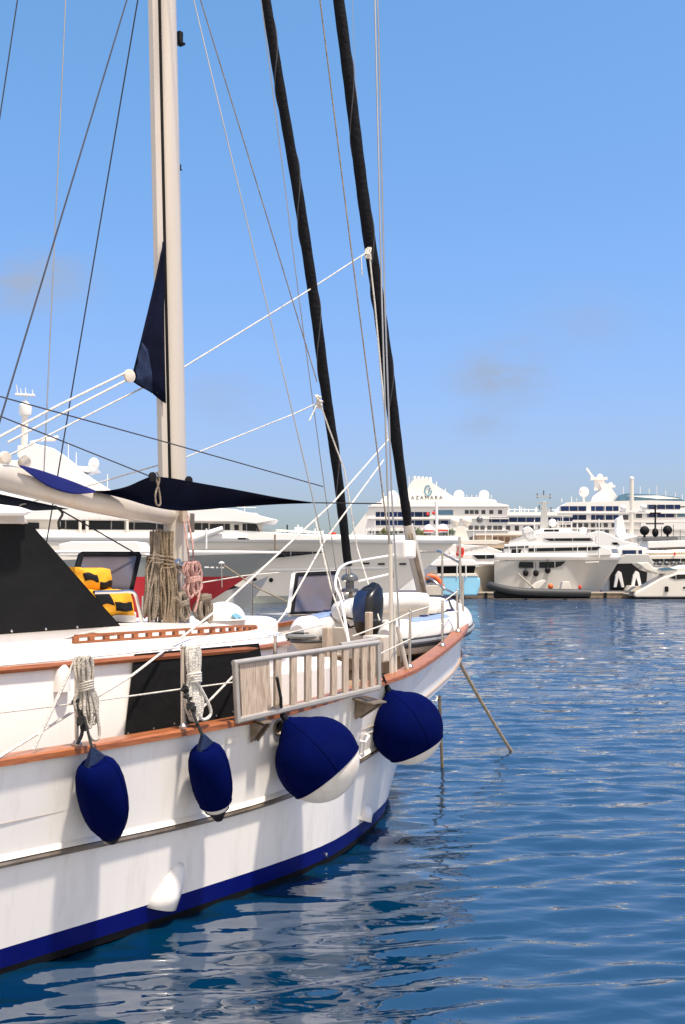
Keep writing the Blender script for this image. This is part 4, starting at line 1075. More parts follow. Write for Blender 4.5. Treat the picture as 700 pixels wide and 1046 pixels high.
MB(S).box(S.pt(18, 455, .5), S.pt(31, 468, -.5)).build('mast_base', SYC, m_, bevel=.05)
rail(S, (262, 543.5), (330, 546.5), 3.6, 3.2, sy, 10); rail(S, (70, 531), (196, 533), 3.95, 3, sy, 12)
for a, b, c_ in [(70, 470, 452), (78, 478, 462), (110, 498, 484), (140, 512, 498), (210, 519, 510), (226, 520, 512), (250, 522, 515)]: pole(S, [(a, b), (a, c_)], .8, .35, sy, SYW, 'antenna')
# dark openings low along the hull
for q in [[(204, 562), (234, 563), (232, 565.5), (206, 565)], [(236, 563), (257, 562.8), (257, 566), (236, 566.5)], [(259, 562.6), (277, 562.4), (277, 565.4), (259, 566)]]:
    win(S, q, syb(S.pt(240, 564, 4.5).x)+.06, shull, GLASSD, 'deck_opening', .1)
# sheer recess with dark glazing running to a point
x_a, x_b = S.pt(275, 565, 4).x, S.pt(335, 563, 3).x
mb = MB(S)
rows = [[], []]
for i in range(13):
    x = x_a+(x_b-x_a)*i/12; k = i/12
    zt_ = S.pt(300, 563.2, 3.6).z; zl = zt_-.55*(1-k)**.8
    for r_, z in zip(rows, (zl, zt_)): r_.append(L(x, syb(x)*(1-.10*(1-z/zb_))+.05, z))
mb.grid(rows); mb.build('hull_glazing', GLASSD, shull, solid=.05)
sy_side = SIDE['hull', S]
kn = [sy_side(a, 582.3-.02*(a-271)) for a in range(271, 400, 6)]
MB(S).tube([p+V((0, -.03, 0)) for p in kn], [.02]+[.10]*(len(kn)-2)+[.05], 8).build('knuckle_rail', SYW, shull)
for a in (260.5, 277, 299.5):
    p = sy_side(a, 592.5); MB(S).lathe([(.17, -.3), (.17, .06), (.12, .07)], p, (0, -1, .1), 14).build('porthole', BLK, shull)
rail(S, (185, 519), (262, 521), 3.2, 4.5, sy, 9)
for a in (205, 235, 281):
    pole(S, [(a-24 if a != 281 else 281, 561 if a != 281 else 568), (a-24 if a != 281 else 281, 540 if a != 281 else 546)], 4.5, .9, sy, SYW if a != 281 else STEELD, 'deck_post')
MB(S).tube([S.pt(196, 551, 4.2), S.pt(228, 540, 4.2)], [.30, .22], 10).build('tender_crane', SYW, sy)
for a, b in [(289, 543), (293.5, 536), (304.5, 536), (315, 543), (322, 540), (330, 542)]:
    pole(S, [(a, 547), (a, b)], 1.0, .7, sy, BLK if a in (289, 293.5) else SYW, 'deck_fitting')
MB(S).box(S.pt(301, 544, 1), S.pt(309, 539, 0)).build('bow_cleat_post', SYW, sy, bevel=.05)
for a in range(336, 344, 4): MB(S).box(S.pt(a, 546, .5), S.pt(a+3, 544, 0)).build('red_deck_light', REDF, sy)
for q in [(370.5, 576.5, 377, 578), (386, 577, 391, 578.2), (408, 577, 412, 578)]:
    p = sy_side(q[0], q[1]); MB(S).box(p+V((0, -.06, 0)), p+V((.55, .2, .13))).build('hull_slot', BLK, shull)
for b in (558, 562, 566):
    p = sy_side(400.5, b); MB(S).box(p+V((0, -.06, 0)), p+V((.35, .3, .2))).build('anchor_recess', BLK, shull)
# white aft decks seen under the boom
for q, w in [([(-100, 545), (180, 549), (180, 555), (-100, 553)], 4.3), ([(-100, 557), (182, 558), (182, 563), (-100, 563)], 4.4)]:
    prof_prism(S, q, w).build('deck_edge', SYW, sy)
for a in (82, 89, 130): pole(S, [(a, 555), (a, 532)], 4.0, 1.6, sy, SYC, 'deck_post')

# --- grey workboat in front of it
G = Frame(-9, 56.0, R(-2))
gb = thing('grey_motorboat', 'grey hulled boat with dark red bottom paint lying behind the mast', 'motor boat', G, (0, 0, 0))
tip = G.pt(287, 565, 0)
gh = far_hull(G, G.pt(20, 570, 0).x, tip.x, 2.95, tip.z, 1.9, 5.4, GREYH, gb, RED, 1.0, 1.3, 2.2, full=2.2)
hullw = MB(G)
x0g, x1g = G.pt(60, 568, 1.9).x, tip.x-.1
def gbb(x): k = max(0, (x-(G.pt(20, 570, 0).x+(tip.x-G.pt(20, 570, 0).x)*.45))/((tip.x-G.pt(20, 570, 0).x)*.55)); return max(.03, 1.93*(1-min(1, k)**2.2))
hullband(G, G.pt(20, 570, 0).x, tip.x-.05, gbb, tip.z-.04, tip.z+.10, SYW, gb, 'gunwale')
for a0, a1, b in [(209, 214, 578.6), (215.5, 219, 578.8), (221, 223, 579), (225, 229, 579)]:
    MB(G).box(G.pt(a0, b, 1.80), G.pt(a1, b+1.5, 1.60)).build('name_mark', SYW, gh)
t_ = pole(G, [(227, 600), (226.5, 574)], 2.0, .5, gb, STEEL, 'lamp_post')
MB(G).lathe([(.14, 0), (.16, .05), (.06, .12)], G.pt(226.5, 576, 2.0), (0, 0, 1), 12).build('lamp_cap', SYW, t_)
MB(G).tube([G.pt(228, 577, 2.0), G.pt(262, 600, 1.0), G.pt(296, 616, -2)], .04, 6).build('mooring_rope', ROPET, gb)
MB(G).tube([G.pt(195, 597, 2.2), G.pt(250, 588, 1.0), G.pt(285, 585, 0)], .035, 6).build('mooring_rope', ROPEW, gb)
prof_prism(G, [(60, 556), (72, 553), (140, 553), (150, 567), (60, 568)], 1.2).build('wheelhouse', SYW, gb, bevel=.05)
# inclined grey float between the two hulls
tn = Frame(-7, 60, R(5))
te = thing('grey_tender', 'small light grey tender nosing out from behind the red bottom paint', 'tender', tn, (0, 0, 0))
tp = tn.pt(275, 588, 0)
far_hull(tn, tn.pt(200, 600, 0).x, tp.x, 1.1, tp.z, .9, 1.8, SYS, te, None, 1.5, 1.2)
prof_prism(tn, [(218, 604), (232, 596), (245, 600), (240, 606)], .3).build('windscreen', GLASSD, te)

# --- cruise ship, far away at the outer quay
C = Frame(60, 440.0, R(-4))
cs = thing('cruise_ship', 'huge white cruise ship with blue window bands filling the skyline behind the yachts', 'cruise ship', C, (0, 0, 0))
CW = 12.5
xs0, xs1 = C.pt(345, 570, CW).x, C.pt(780, 570, 0).x
chull = far_hull(C, xs0, xs1, 16.5, 19, CW, 14, SHIPW, cs, mat('navy_ship_paint', (.02, .03, .10), .4), .6, 1.3, 4, full=2.6)
def cdeck(pxs, name, w=CW, m=SHIPW): return prof_prism(C, pxs, w).build(name, m, cs)
cdeck([(352, 556), (362, 540), (374, 524), (380, 515), (386, 513), (468, 512.5), (505, 513), (520, 516), (520, 556)], 'aft_superstructure', CW-.5)
cdeck([(518, 523), (585, 523), (585, 556), (518, 556)], 'mid_superstructure', CW-.3)
cdeck([(566, 530), (575, 517), (580, 513), (618, 512), (665, 511), (700, 512), (742, 520), (765, 535), (775, 556), (566, 556)], 'forward_superstructure', CW-.5)
cdeck([(628, 511.5), (632, 506), (640, 504), (668, 505), (694, 508), (700, 512)], 'observation_lounge', 9, GLASST)
cdeck([(640, 506.5), (672, 506), (696, 509.5), (672, 509.5)], 'lounge_roof', 9.6)
cdeck([(388, 513), (392, 507), (412, 506), (411, 513)], 'funnel_deck', 8); cdeck([(466, 508), (490, 508), (506, 510.5), (508, 513), (462, 513)], 'sun_deck', 8)
fn = cdeck([(409, 513), (421, 491), (428, 490), (436, 488), (440, 492), (463, 507), (470, 513)], 'funnel', 6)
for k in range(5):
    p = C.pt(424+4*k, 490, 0); MB(C).tube([p+V((0, (k-2)*1.2, -1)), p+V((-.3, (k-2)*1.2, 1.2))], .7, 10).build('exhaust_pipe', SHIPW, fn)
# funnel emblem and lettering
mb = MB(C); ce = C.pt(437.5, 501, 6.15)
ring_ = [ce+V((1.35*math.cos(a), 0, 2.0*math.sin(a))) for a in [R(60+300*k/22) for k in range(23)]]
mb.tube(ring_, .28, 6); mb.tube([ce+V((.2, 0, -1.1)), ce+V((.5, 0, .4)), ce+V((1.0, 0, 1.1))], .25, 6); mb.build('emblem', mat('teal_emblem', (.10, .28, .36), .5), fn)
fc = bpy.data.curves.new('lettering', 'FONT'); fc.body = 'AZAMARA'; fc.size = 2.25; fc.space_character = 1.35; fc.extrude = .05; fc.align_x = 'CENTER'
fo = bpy.data.objects.new('lettering_curve', fc); COL.objects.link(fo)
bpy.context.view_layer.update()
me = bpy.data.meshes.new_from_object(fo.evaluated_get(bpy.context.evaluated_depsgraph_get())); bpy.data.objects.remove(fo)
me.name = 'lettering'; me.materials.append(mat('dark_lettering', (.06, .07, .09), .5))
lo_ = bpy.data.objects.new('lettering', me); COL.objects.link(lo_); lo_.parent = fn
lp = C.pt(436, 510.3, 6.1)
lo_.matrix_parent_inverse = Matrix(); lo_.matrix_local = Matrix.Translation(lp) @ Matrix.Rotation(math.pi/2, 4, 'X')
def cband(px0, px1, y0, y1, m=GLASSB, w=CW-.5): win(C, [(px0, y0), (px1, y0), (px1, y1), (px0, y1)], w+.05, cs, m, 'window_band', .5)
for a0, a1 in [(384, 393), (395.5, 412), (414, 439)]: cband(a0, a1, 523, 528)
cband(443, 463, 521, 526, GLASST); cband(384, 439, 531.5, 536.5); cband(443, 468, 531.5, 535.5)
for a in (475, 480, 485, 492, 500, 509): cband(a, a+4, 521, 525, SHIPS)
cband(500, 585, 528.5, 533.3, GLASSB, CW-.3)
for a0, a1 in [(572, 599), (604, 618), (619, 632)]: cband(a0, a1, 517, 522); cband(a0, a1, 526, 531)
cband(636, 642, 526, 531, SHIPS); cband(650, 656, 524, 529, SHIPS); cband(661, 695, 515.5, 520); cband(661, 690, 523.5, 528.5); cband(692, 720, 523.5, 528, GLASST)
cband(664, 700, 517, 518, SHIPS)
for y0, y1, xs_ in [(537, 542, [(a, a+4.2) for a in (479, 485, 491, 498, 504, 509, 517, 526, 535, 541, 550, 559)]), (547, 552, [(a, a+4.2) for a in (480, 488, 496, 505, 512, 520, 530)]),
                    (534.5, 538.5, [(a, a+4) for a in (573, 579, 585, 591, 597, 604, 610, 617, 625)]), (541.5, 545, [(a, a+4) for a in (590, 597, 604, 611, 618, 636)]),
                    (541, 544.5, [(a, a+3.6) for a in (378, 384, 390, 396, 402, 408)])]:
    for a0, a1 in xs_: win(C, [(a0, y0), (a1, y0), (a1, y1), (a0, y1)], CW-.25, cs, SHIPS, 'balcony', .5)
for a, b, r_ in [(469, 506, 5.4), (494.5, 506, 5.4), (401, 507, 6), (596.5, 502.5, 5.2)]:
    dome(C, a, b, r_, 2, cs, SHIPW); pole(C, [(a, 520), (a, b+3)], 2, 1.2, cs, SHIPW, 'radome_post')
# radar mast over the bridge
rm = MB(C).prism([C.pt(a, b, 3) for a, b in [(604, 513), (606, 507), (615, 500), (613, 494), (622, 494), (630, 506), (634, 513)]], (0, 6, 0)).build('radar_mast', SHIPW, cs)
MB(C).prism([C.pt(a, b, .8) for a, b in [(607, 501), (608, 488), (615, 487), (620, 496), (621, 501)]], (0, 1.6, 0)).build('radar_column', SHIPW, rm)
MB(C).bar(C.pt(599, 478, 0), C.pt(609, 492, 0), .8, .8).build('radar_arm', SHIPW, rm)
MB(C).bar(C.pt(603, 489, 0), C.pt(620, 489, 0), 3, 1.2).build('radar_platform', SHIPW, rm); MB(C).bar(C.pt(612, 497, 0), C.pt(628, 497, 0), 3, 1.0).build('radar_platform', SHIPW, rm)
dome(C, 613, 487, 3, 0, rm, SHIPW); dome(C, 624, 495, 2.2, 0, rm, SHIPW)
for a in range(505, 562, 7): pole(C, [(a, 523), (a, 520-(a % 3))], 4, .35, cs, SHIPW, 'rail_post')
pole(C, [(500, 520.3), (585, 521)], 6, .3, cs, SHIPW, 'rail_bar')
for a, b in [(520, 519), (531, 517), (536, 519), (548, 518), (654, 497), (663, 499), (680, 501)]: pole(C, [(a, 523 if a < 600 else 508), (a, b)], 0, .5, cs, SHIPW, 'antenna')
for x0_, x1_, ys in [(376, 520, (517, 529.6, 541.8)), (519, 585, (526.2, 535.2, 545)), (570, 762, (524, 533, 540, 547))]:
    for y_ in ys: cdeck([(x0_, y_-.55), (x1_, y_-.55), (x1_, y_+.55), (x0_, y_+.55)], 'deck_edge', CW+.35)
for a in range(392, 412, 4): pole(C, [(a, 507), (a, 503)], 5, .3, cs, SHIPW, 'rail_post')
for a in range(472, 506, 5): pole(C, [(a, 509), (a, 505.5)], 5, .3, cs, SHIPW, 'rail_post')
for a, b in [(418, 486), (446, 492), (455, 499), (574, 509), (584, 507), (589, 509), (637, 497), (671, 496), (690, 503), (697, 505)]: pole(C, [(a, 513), (a, b)], 0, .35, cs, SHIPW, 'antenna')
cdeck([(655, 532), (700, 530), (760, 540), (760, 545), (655, 540)], 'bridge_wing', CW+.3)

# --- quay with shed and trees in front of the ship
mb = MB(); mb.box((-400, 205, -1), (500, 262, 1.6)); struct(mb.build('quay', STONE))
QF = Frame(0, 232, 0)
qb = thing('quay_building', 'low ochre harbour building on the quay in front of the cruise ship', 'building', QF, QF.pt(520, 575, 4) - V((0, 0, QF.pt(520, 575, 4).z-1.6)))
prof_prism(QF, [(488, 546.5), (545, 546.5), (545, 577), (488, 577)], 5).build('wall', OCHRE, qb)
prof_prism(QF, [(486, 545), (547, 545), (547, 546.8), (486, 546.8)], 5.5).build('roof', SYC, qb)
for k in range(6): win(QF, [(503+6.5*k, 548.5), (508+6.5*k, 548.5), (508+6.5*k, 554), (503+6.5*k, 554)], 5, qb, BRICK, 'window', .2)
win(QF, [(490, 560), (542, 560), (542, 567), (490, 567)], 5, qb, GLASSD, 'shopfront', .2)
def tree(px, py, rpx, y, seed, label, leafm):
    F = Frame(0, y, 0); c = F.pt(px, py, 0); r = F.r(c, rpx); rnd = random.Random(seed)
    t = thing('quay_tree', label, 'tree', F, (c.x, c.y, 1.6), 'trees along the quay')
    mb = MB(F); mb.tube([(c.x, c.y, 1.5), (c.x+.1, c.y, 3.5), (c.x, c.y, c.z)], [.25, .2, .08], 7)
    for k in range(5):
        a = rnd.uniform(0, 6.28); mb.tube([(c.x, c.y, c.z-r*.9), c+V((math.cos(a)*r*.7, math.sin(a)*r*.7, r*rnd.uniform(-.2, .5)))], [.1, .03], 5)
    mb.build('trunk', BARK, t)
    mb = MB(F); vs = []; fs = []
    lobes = [(c+V((rnd.uniform(-.7, .7)*r, rnd.uniform(-.7, .7)*r, rnd.uniform(-.45, .6)*r)), r*rnd.uniform(.35, .6)) for _ in range(9)]
    for k in range(900):
        lc, lr = lobes[k % 9]; d_ = V((rnd.gauss(0, 1), rnd.gauss(0, 1), rnd.gauss(0, 1))).normalized()*lr*rnd.uniform(.55, 1.05)
        p = lc+d_; e1 = V((rnd.gauss(0, 1), rnd.gauss(0, 1), rnd.gauss(0, 1))).normalized()*r*.085; e2 = e1.orthogonal().normalized()*r*.06
        n0 = len(vs); vs += [p-e1, p+e2, p+e1, p-e2]; fs.append((n0, n0+1, n0+2, n0+3))
    mb.add(vs, fs); mb.build('crown', leafm, t)
TREES = [(391, 546, 6.5, LEAFY, 'yellowish small tree on the quay, farthest left of the row'), (401, 547, 6, LEAF, 'small green tree between the yellowish tree and the genoa stay'),
         (424, 545, 7, LEAF, 'rounded dark green tree just right of the black genoa roll'), (433, 546, 6, LEAFY, 'yellow green tree left of the striped radomes'),
         (446, 548, 6, LEAF, 'dark tree seen between the two red striped radomes'), (459, 546, 6.5, LEAF, 'dark tree standing right of the red striped radomes'),
         (384, 549, 5, LEAF, 'low dark tree partly behind the twin shrouds')]
for i, (a, b, r_, lm, lb) in enumerate(TREES): tree(a, b, r_, 222+3*(i % 3), 40+i, lb, lm)

# --- yacht with striped radomes, mostly hidden by the superyacht's bow
A1 = Frame(8, 118, R(4))
ry = thing('domed_motor_yacht', 'white yacht showing only its mast with two red striped radomes above the superyacht bow', 'motor yacht', A1, (0, 0, 0))
far_hull(A1, A1.pt(380, 575, 0).x, A1.pt(462, 570, 0).x, 2.8, 3.6, 2.6, 3, SYW, ry, BOOT, 1.0, 1.4, .4)
prof_prism(A1, [(400, 556), (420, 552), (455, 552), (458, 575), (398, 575)], 2.0).build('superstructure', SYW, ry, bevel=.05)
m_ = pole(A1, [(447, 555), (446, 520), (445.5, 512)], 0, 1.5, ry, SYW, 'mast')
MB(A1).bar(A1.pt(434, 549, 0), A1.pt(458, 549, 0), .5, .2).build('spreader_bar', SYW, m_)
for a, b in [(438, 541), (452.5, 540.5)]:
    p = A1.pt(a, b, 0); r_ = A1.r(p, 5.3)
    d_ = MB(A1).lathe([(r_*.9, -r_*.65), (r_, -r_*.2), (r_*.95, r_*.35), (r_*.72, r_*.72), (r_*.3, r_*.97), (.01, r_)], p, (0, 0, 1), 18).build('radome', SYW, ry)
    MB(A1).lathe([(r_*1.0, -r_*.42), (r_*1.02, -r_*.35), (r_*1.02, -r_*.18), (r_*1.0, -r_*.12)], p, (0, 0, 1), 18).build('red_stripe', REDF, d_)
    MB(A1).lathe([(r_*.3, -r_*1.5), (r_*.5, -r_*.8), (r_*.88, -r_*.66)], p, (0, 0, 1), 14).build('radome_foot', GUNM, d_)
for a, b in [(369, 544), (374, 541), (380, 538), (383, 532)]:
    pole(A1, [(a, 556), (a, b)], 0, .5, ry, SYW, 'antenna')
for a, b in [(437, 525), (443, 524)]: MB(A1).ball(A1.pt(a, b, 0), .18, 8).build('mast_light', REDF, m_)

# --- tan hulled motor yacht
T1 = Frame(14, 106, R(-6))
ty = thing('tan_motor_yacht', 'motor yacht with pale tan hull and pointed white flybridge, pale paired radomes on its mast', 'motor yacht', T1, (0, 0, 0))
tp = T1.pt(530, 575, 0)
far_hull(T1, T1.pt(440, 590, 0).x, tp.x, 2.5, tp.z, 2.5, 2.6, SYT, ry and ty, BOOT, 1.0, 1.6, .25, full=2.2)
def tyb(x): x0 = T1.pt(440, 590, 0).x; k = max(0, (x-(x0+(tp.x-x0)*.45))/((tp.x-x0)*.55)); return max(.03, 2.52*(1-min(1, k)**2.2))
hullband(T1, T1.pt(440, 590, 0).x, tp.x-.03, tyb, tp.z-.28, tp.z+.06, SYC, ty, 'gunwale')
sp = prof_prism(T1, [(440, 570), (462, 566), (500, 566), (514, 570), (526, 575.5), (440, 577)], 1.9).build('superstructure', SYW, ty, bevel=.06)
win(T1, [(483, 567), (512, 566.5), (508, 570.5), (488, 571)], 1.92, sp)
prof_prism(T1, [(455, 556), (470, 556), (498, 558), (517, 564.5), (506, 567.5), (460, 566.5)], 1.7).build('flybridge', SYW, ty, bevel=.06)
prof_prism(T1, [(452, 552), (508, 551.5), (516, 553.5), (508, 556), (455, 555.5)], 1.5).build('hardtop', SYC, ty, bevel=.04)
m_ = prof_prism(T1, [(463, 553), (467, 538), (475, 538), (479, 553)], .5).build('mast', SYC, ty, bevel=.04)
for a, b in [(464.5, 532.5), (477, 532.5)]: dome(T1, a, b, 5.2, 0, ty, SYC)
dome(T1, 490, 531, 3.5, .5, ty, GUNM, 'radar_dome')
rail(T1, (498, 572), (524, 574), 1.2, 3, ty, 6)
for a, b, c_ in [(458, 552, 541), (484, 552, 543), (496, 552, 540), (503, 552, 545)]: pole(T1, [(a, b), (a, c_)], .6, .35, ty, SYW, 'antenna')
rail(T1, (466, 566), (498, 559), 1.72, 3, ty, 6)
# red flag on a staff
fl = thing('red_flag', 'small orange red flag hanging from a staff above the light blue boat', 'flag', T1, T1.pt(467, 590, 3))
pole(T1, [(467, 590), (467, 553)], 3, .6, fl, STEEL, 'flagstaff')
fp = [[T1.pt(467+7*u+1.5*v*math.sin(v*5), 557+10*v+3*u, 3)+V((0, .12*math.sin(u*7+v*4), 0)) for u in [k/6 for k in range(7)]] for v in [k/6 for k in range(7)]]
MB(T1).grid(fp).build('flag_cloth', REDF, fl, solid=.02)

# --- light blue boat
Bf = Frame(11, 97, R(3))
lb = thing('light_blue_boat', 'light blue day boat with a white canopy moored at the low pontoon', 'motor boat', Bf, (0, 0, 0))
hb_ = prof_prism(Bf, [(446, 588), (472, 587.3), (486, 588), (491, 591), (490.5, 600), (488, 608.5), (447, 608.5)], 1.2).build('hull', LTBLUE, lb, bevel=.15)
prof_prism(Bf, [(440, 577), (446, 571.5), (462, 570.5), (484, 572), (490, 577), (486, 578), (442, 578.5)], 1.3).build('canopy', SYW, lb, bevel=.08)
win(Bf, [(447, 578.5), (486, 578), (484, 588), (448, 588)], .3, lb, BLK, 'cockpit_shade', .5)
for a in (451.5, 467, 476): pole(Bf, [(a, 600 if a < 460 else 590), (a, 576)], 1.25, .7, lb, SYW, 'canopy_post')
prof_prism(Bf, [(447, 586), (486, 585.5), (489, 588.5), (446, 589)], 1.25).build('gunwale', SYC, lb, bevel=.03)
Of = Frame(8, 94, R(0))
ob_ = thing('orange_inflatable', 'orange and navy inflatable toy boat lying left of the light blue boat', 'inflatable', Of, Of.pt(442, 608, 0))
pts = spline([Of.pt(a, b, 0) for a, b in [(432, 593), (438, 589), (444, 589.5), (449, 594), (452, 600)]], 4)
MB(Of).tube(pts, [.18]*2+[.24]*(len(pts)-2), 10).build('tube', ORANGE, ob_)
MB(Of).tube([p+V((0, 0, -.34)) for p in pts], .2, 10).build('lower_tube', mat('navy_hull', (.01, .015, .05), .5), ob_)
MB(Of).box(Of.pt(432, 598, .4), Of.pt(452, 608, -.4)).build('cradle', BEIGE, ob_, bevel=.05)

# --- pontoon
PF = Frame(0, 99.5, 0)
pn = thing('pontoon', 'long low timber pontoon along the waterline in front of the moored yachts', 'pontoon', PF, PF.pt(560, 610, 0))
a, b = PF.pt(395, 609, .5), PF.pt(760, 609, .5)
MB(PF).box((a.x, -.6, .02), (b.x, 2.2, .42)).build('float', DOCKM, pn)
MB(PF).box((a.x, -.65, .424), (b.x, 2.25, .52)).build('walkway', mat('pontoon_deck', (.42, .35, .27), .8, var=.2, vscale=1), pn)
for k in range(9):
    x = a.x+(b.x-a.x)*(k+.5)/9; MB(PF).box((x-.12, -.72, -.02), (x+.12, -.655, .50)).build('rubber_buffer', BLK, pn)

# --- black rib in front
Rf = Frame(18, 95.5, R(0))
rb = thing('black_rib', 'long dark grey rigid inflatable with a tan roll frame moored against the pontoon', 'rib', Rf, (0, 0, 0))
pth = spline([Rf.pt(a_, b_, s_) for a_, b_, s_ in [(603, 606, .9), (570, 605.5, .95), (530, 604, .95), (508, 600, .6), (501, 598, .0)]]+[Rf.pt(a_, b_, s_) for a_, b_, s_ in [(508, 600, -.6), (530, 604, -.95), (570, 605.5, -.95), (603, 606, -.9)]], 5)
MB(Rf).tube(pth, .34, 12).build('tube', RIBM, rb)
MB(Rf).box(Rf.pt(506, 604, .6), Rf.pt(600, 611, -.6)).build('hull', BLK, rb, bevel=.1)
MB(Rf).tube([Rf.pt(548, 603, .5), Rf.pt(529, 586, .5), Rf.pt(529, 586, -.5), Rf.pt(548, 603, -.5)], .07, 8).build('roll_frame', SYT, rb)
prof_prism(Rf, [(539, 603), (548, 595), (556, 592), (558, 594), (550, 603)], .45).build('windscreen', SYC, rb, bevel=.04)
prof_prism(Rf, [(573, 602), (575, 594), (582, 594), (584, 602)], .4).build('console', SYC, rb, bevel=.04)
MB(Rf).ball(Rf.pt(562.5, 599, .3), .24, 10, 1.1).build('orange_buoy', ORANGE, rb)
MB(Rf).ball(Rf.pt(592.5, 600, .3), .14, 10, 1.6).build('orange_buoy', REDF, rb)

# --- silver motor yacht
M = Frame(22, 104, R(-8))
my = thing('silver_motor_yacht', 'three deck motor yacht with silver grey hull and three round black fenders', 'motor yacht', M, (0, 0, 0))
tp = M.pt(634, 570, 0); x0m = M.pt(505, 575, 0).x
mh = far_hull(M, x0m, tp.x, 3.4, tp.z, 3.1, 2.4, SYS, my, GUNM, 1.0, 1.7, .35, full=2.4)
def myb(x): k = max(0, (x-(x0m+(tp.x-x0m)*.45))/((tp.x-x0m)*.55)); return max(.03, 3.12*(1-min(1, k)**2.4))
hullband(M, x0m, tp.x-.05, myb, tp.z-.22, tp.z+.42, SYW, my, 'bulwark')
win(M, [(531, 574), (545, 574), (545, 580), (529, 580)], 3.12, mh, GLASSD, 'hull_window'); win(M, [(551, 574), (578, 573.5), (573, 578), (567, 580), (551, 580)], 3.1, mh, GLASSD, 'hull_window')
s1 = prof_prism(M, [(515, 556), (545, 556), (608, 555.5), (624, 561), (626, 567), (515, 571)], 2.6).build('main_deck', SYW, my, bevel=.06)
win(M, [(540, 560), (614, 558.5), (610, 562), (540, 563.5)], 2.62, s1); win(M, [(523, 561), (533, 561), (531, 567), (522, 567)], 2.62, s1)
win(M, [(552, 566.5), (561, 566.5), (561, 568.5), (552, 568.5)], 2.62, s1, SYT, 'name_board')
s2 = prof_prism(M, [(520, 553), (534, 548), (556, 543.5), (590, 543), (604, 548), (612, 554), (608, 557), (520, 557)], 2.4).build('upper_deck', SYW, my, bevel=.06)
win(M, [(555, 550), (604, 549.5), (606, 552.5), (562, 552.6)], 2.42, s2)
s3 = prof_prism(M, [(541, 545), (552, 540), (578, 539.5), (586, 543), (586, 546), (541, 546)], 1.9).build('flybridge', SYW, my, bevel=.06)
win(M, [(556, 541), (571, 540.8), (571, 543), (556, 543)], 1.92, s3)
prof_prism(M, [(534, 540), (538, 537.5), (544, 540), (549, 550), (541, 552), (536, 548)], 2.45).build('arch_wing', SYW, my, bevel=.08)
mm = prof_prism(M, [(551.5, 541), (554, 512), (558, 512), (560, 530), (562, 541)], .35).build('mast', SYS, my, bevel=.04)
for a, b, c_, d_ in [(548, 507, 563, 507), (549, 514, 562, 514), (551, 520, 563, 521)]: MB(M).bar(M.pt(a, b, 0), M.pt(c_, d_, 0), .35, .12).build('mast_bar', SYS, mm)
for a, b in [(549, 504), (555.5, 501), (562, 504.5), (563, 518), (551, 516)]: pole(M, [(a, b+5), (a, b)], 0, .6, mm, GUNM, 'antenna')
for a, b, r_ in [(564.5, 534, 4), (580, 543, 3.6), (596, 542.5, 4), (540, 541, 3)]: dome(M, a, b, r_, .6, my)
for a, b in [(537, 585.5), (547.5, 585.5), (559.5, 582.5)]:
    p = SIDE['hull', M](a, b)+V((0, -.25, 0))
    f_ = thing('black_fender', {537: 'round black fender aftmost on the silver yacht', 547.5: 'round black fender in the middle of the silver yacht hull', 559.5: 'round black fender under the long hull window of the silver yacht'}[a], 'fender', M, p-V((0, 0, .3)), 'black fenders on the silver yacht')
    MB(M).ball(p, .27, 14, 1.15).build('ball', BLK, f_); MB(M).tube([p+V((0, 0, .28)), p+V((0, .15, 1.0))], .03, 6).build('lanyard', ROPEB, f_)
rail(M, (560, 562.5), (630, 562), 1.6, 4, my, 12)
MB(M).tube([M.pt(612, 570, 2.6), M.pt(612, 530, 2.6)], .06, 6).build('bow_staff', SYW, my)
win(M, [(598, 574), (612, 573), (612, 574.3), (598, 575)], 2.62, mh, SYW, 'name_mark')

rail(M, (522, 553), (552, 544), 2.45, 3.5, my, 8); rail(M, (592, 543), (612, 553), 2.4, 3, my, 6)
for a, b, c_ in [(570, 539.5, 531), (575, 539.5, 527), (584, 543, 533), (590, 543, 535), (546, 540, 531)]: pole(M, [(a, b), (a, c_)], .5, .35, my, SYW, 'antenna')
for a in (520, 528, 536, 546, 590, 600): pole(M, [(a, 567), (a, 557)], 2.62, .6, my, SYW, 'deck_stanchion')
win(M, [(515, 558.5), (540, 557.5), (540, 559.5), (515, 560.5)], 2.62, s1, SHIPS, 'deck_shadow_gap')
# --- white yacht with the tall mast behind
Wf = Frame(34, 128, R(-5))
wy = thing('tall_mast_yacht', 'white yacht with a tall white pole mast rising in front of the cruise ship', 'motor yacht', Wf, (0, 0, 0))
far_hull(Wf, Wf.pt(590, 580, 0).x, Wf.pt(668, 575, 0).x, 3.2, 4.2, 3, 3, SYW, wy, BOOT, 1.0, 1.5, .3)
sq = prof_prism(Wf, [(596, 572), (600, 545), (612, 542), (622, 545), (636, 552), (654, 556), (662, 566), (662, 572)], 2.4).build('superstructure', SYW, wy, bevel=.1)
win(Wf, [(625, 554), (631, 554), (633, 556.5), (627, 556.5)], 2.42, sq)
prof_prism(Wf, [(630, 530), (636, 526), (640, 545), (652, 548), (634, 552), (630, 545)], .8).build('mast_fairing', SYW, wy, bevel=.08)
pole(Wf, [(645.5, 560), (645.5, 488)], 0, 2.2, wy, SYC, 'mast')
dome(Wf, 645.5, 489, 2.4, 0, wy); dome(Wf, 637, 519, 3.4, .5, wy); dome(Wf, 657.5, 518, 3.4, .5, wy)
MB(Wf).bar(Wf.pt(633, 522.5, 0), Wf.pt(661, 522.5, 0), .5, .2).build('mast_bar', SYW, wy)
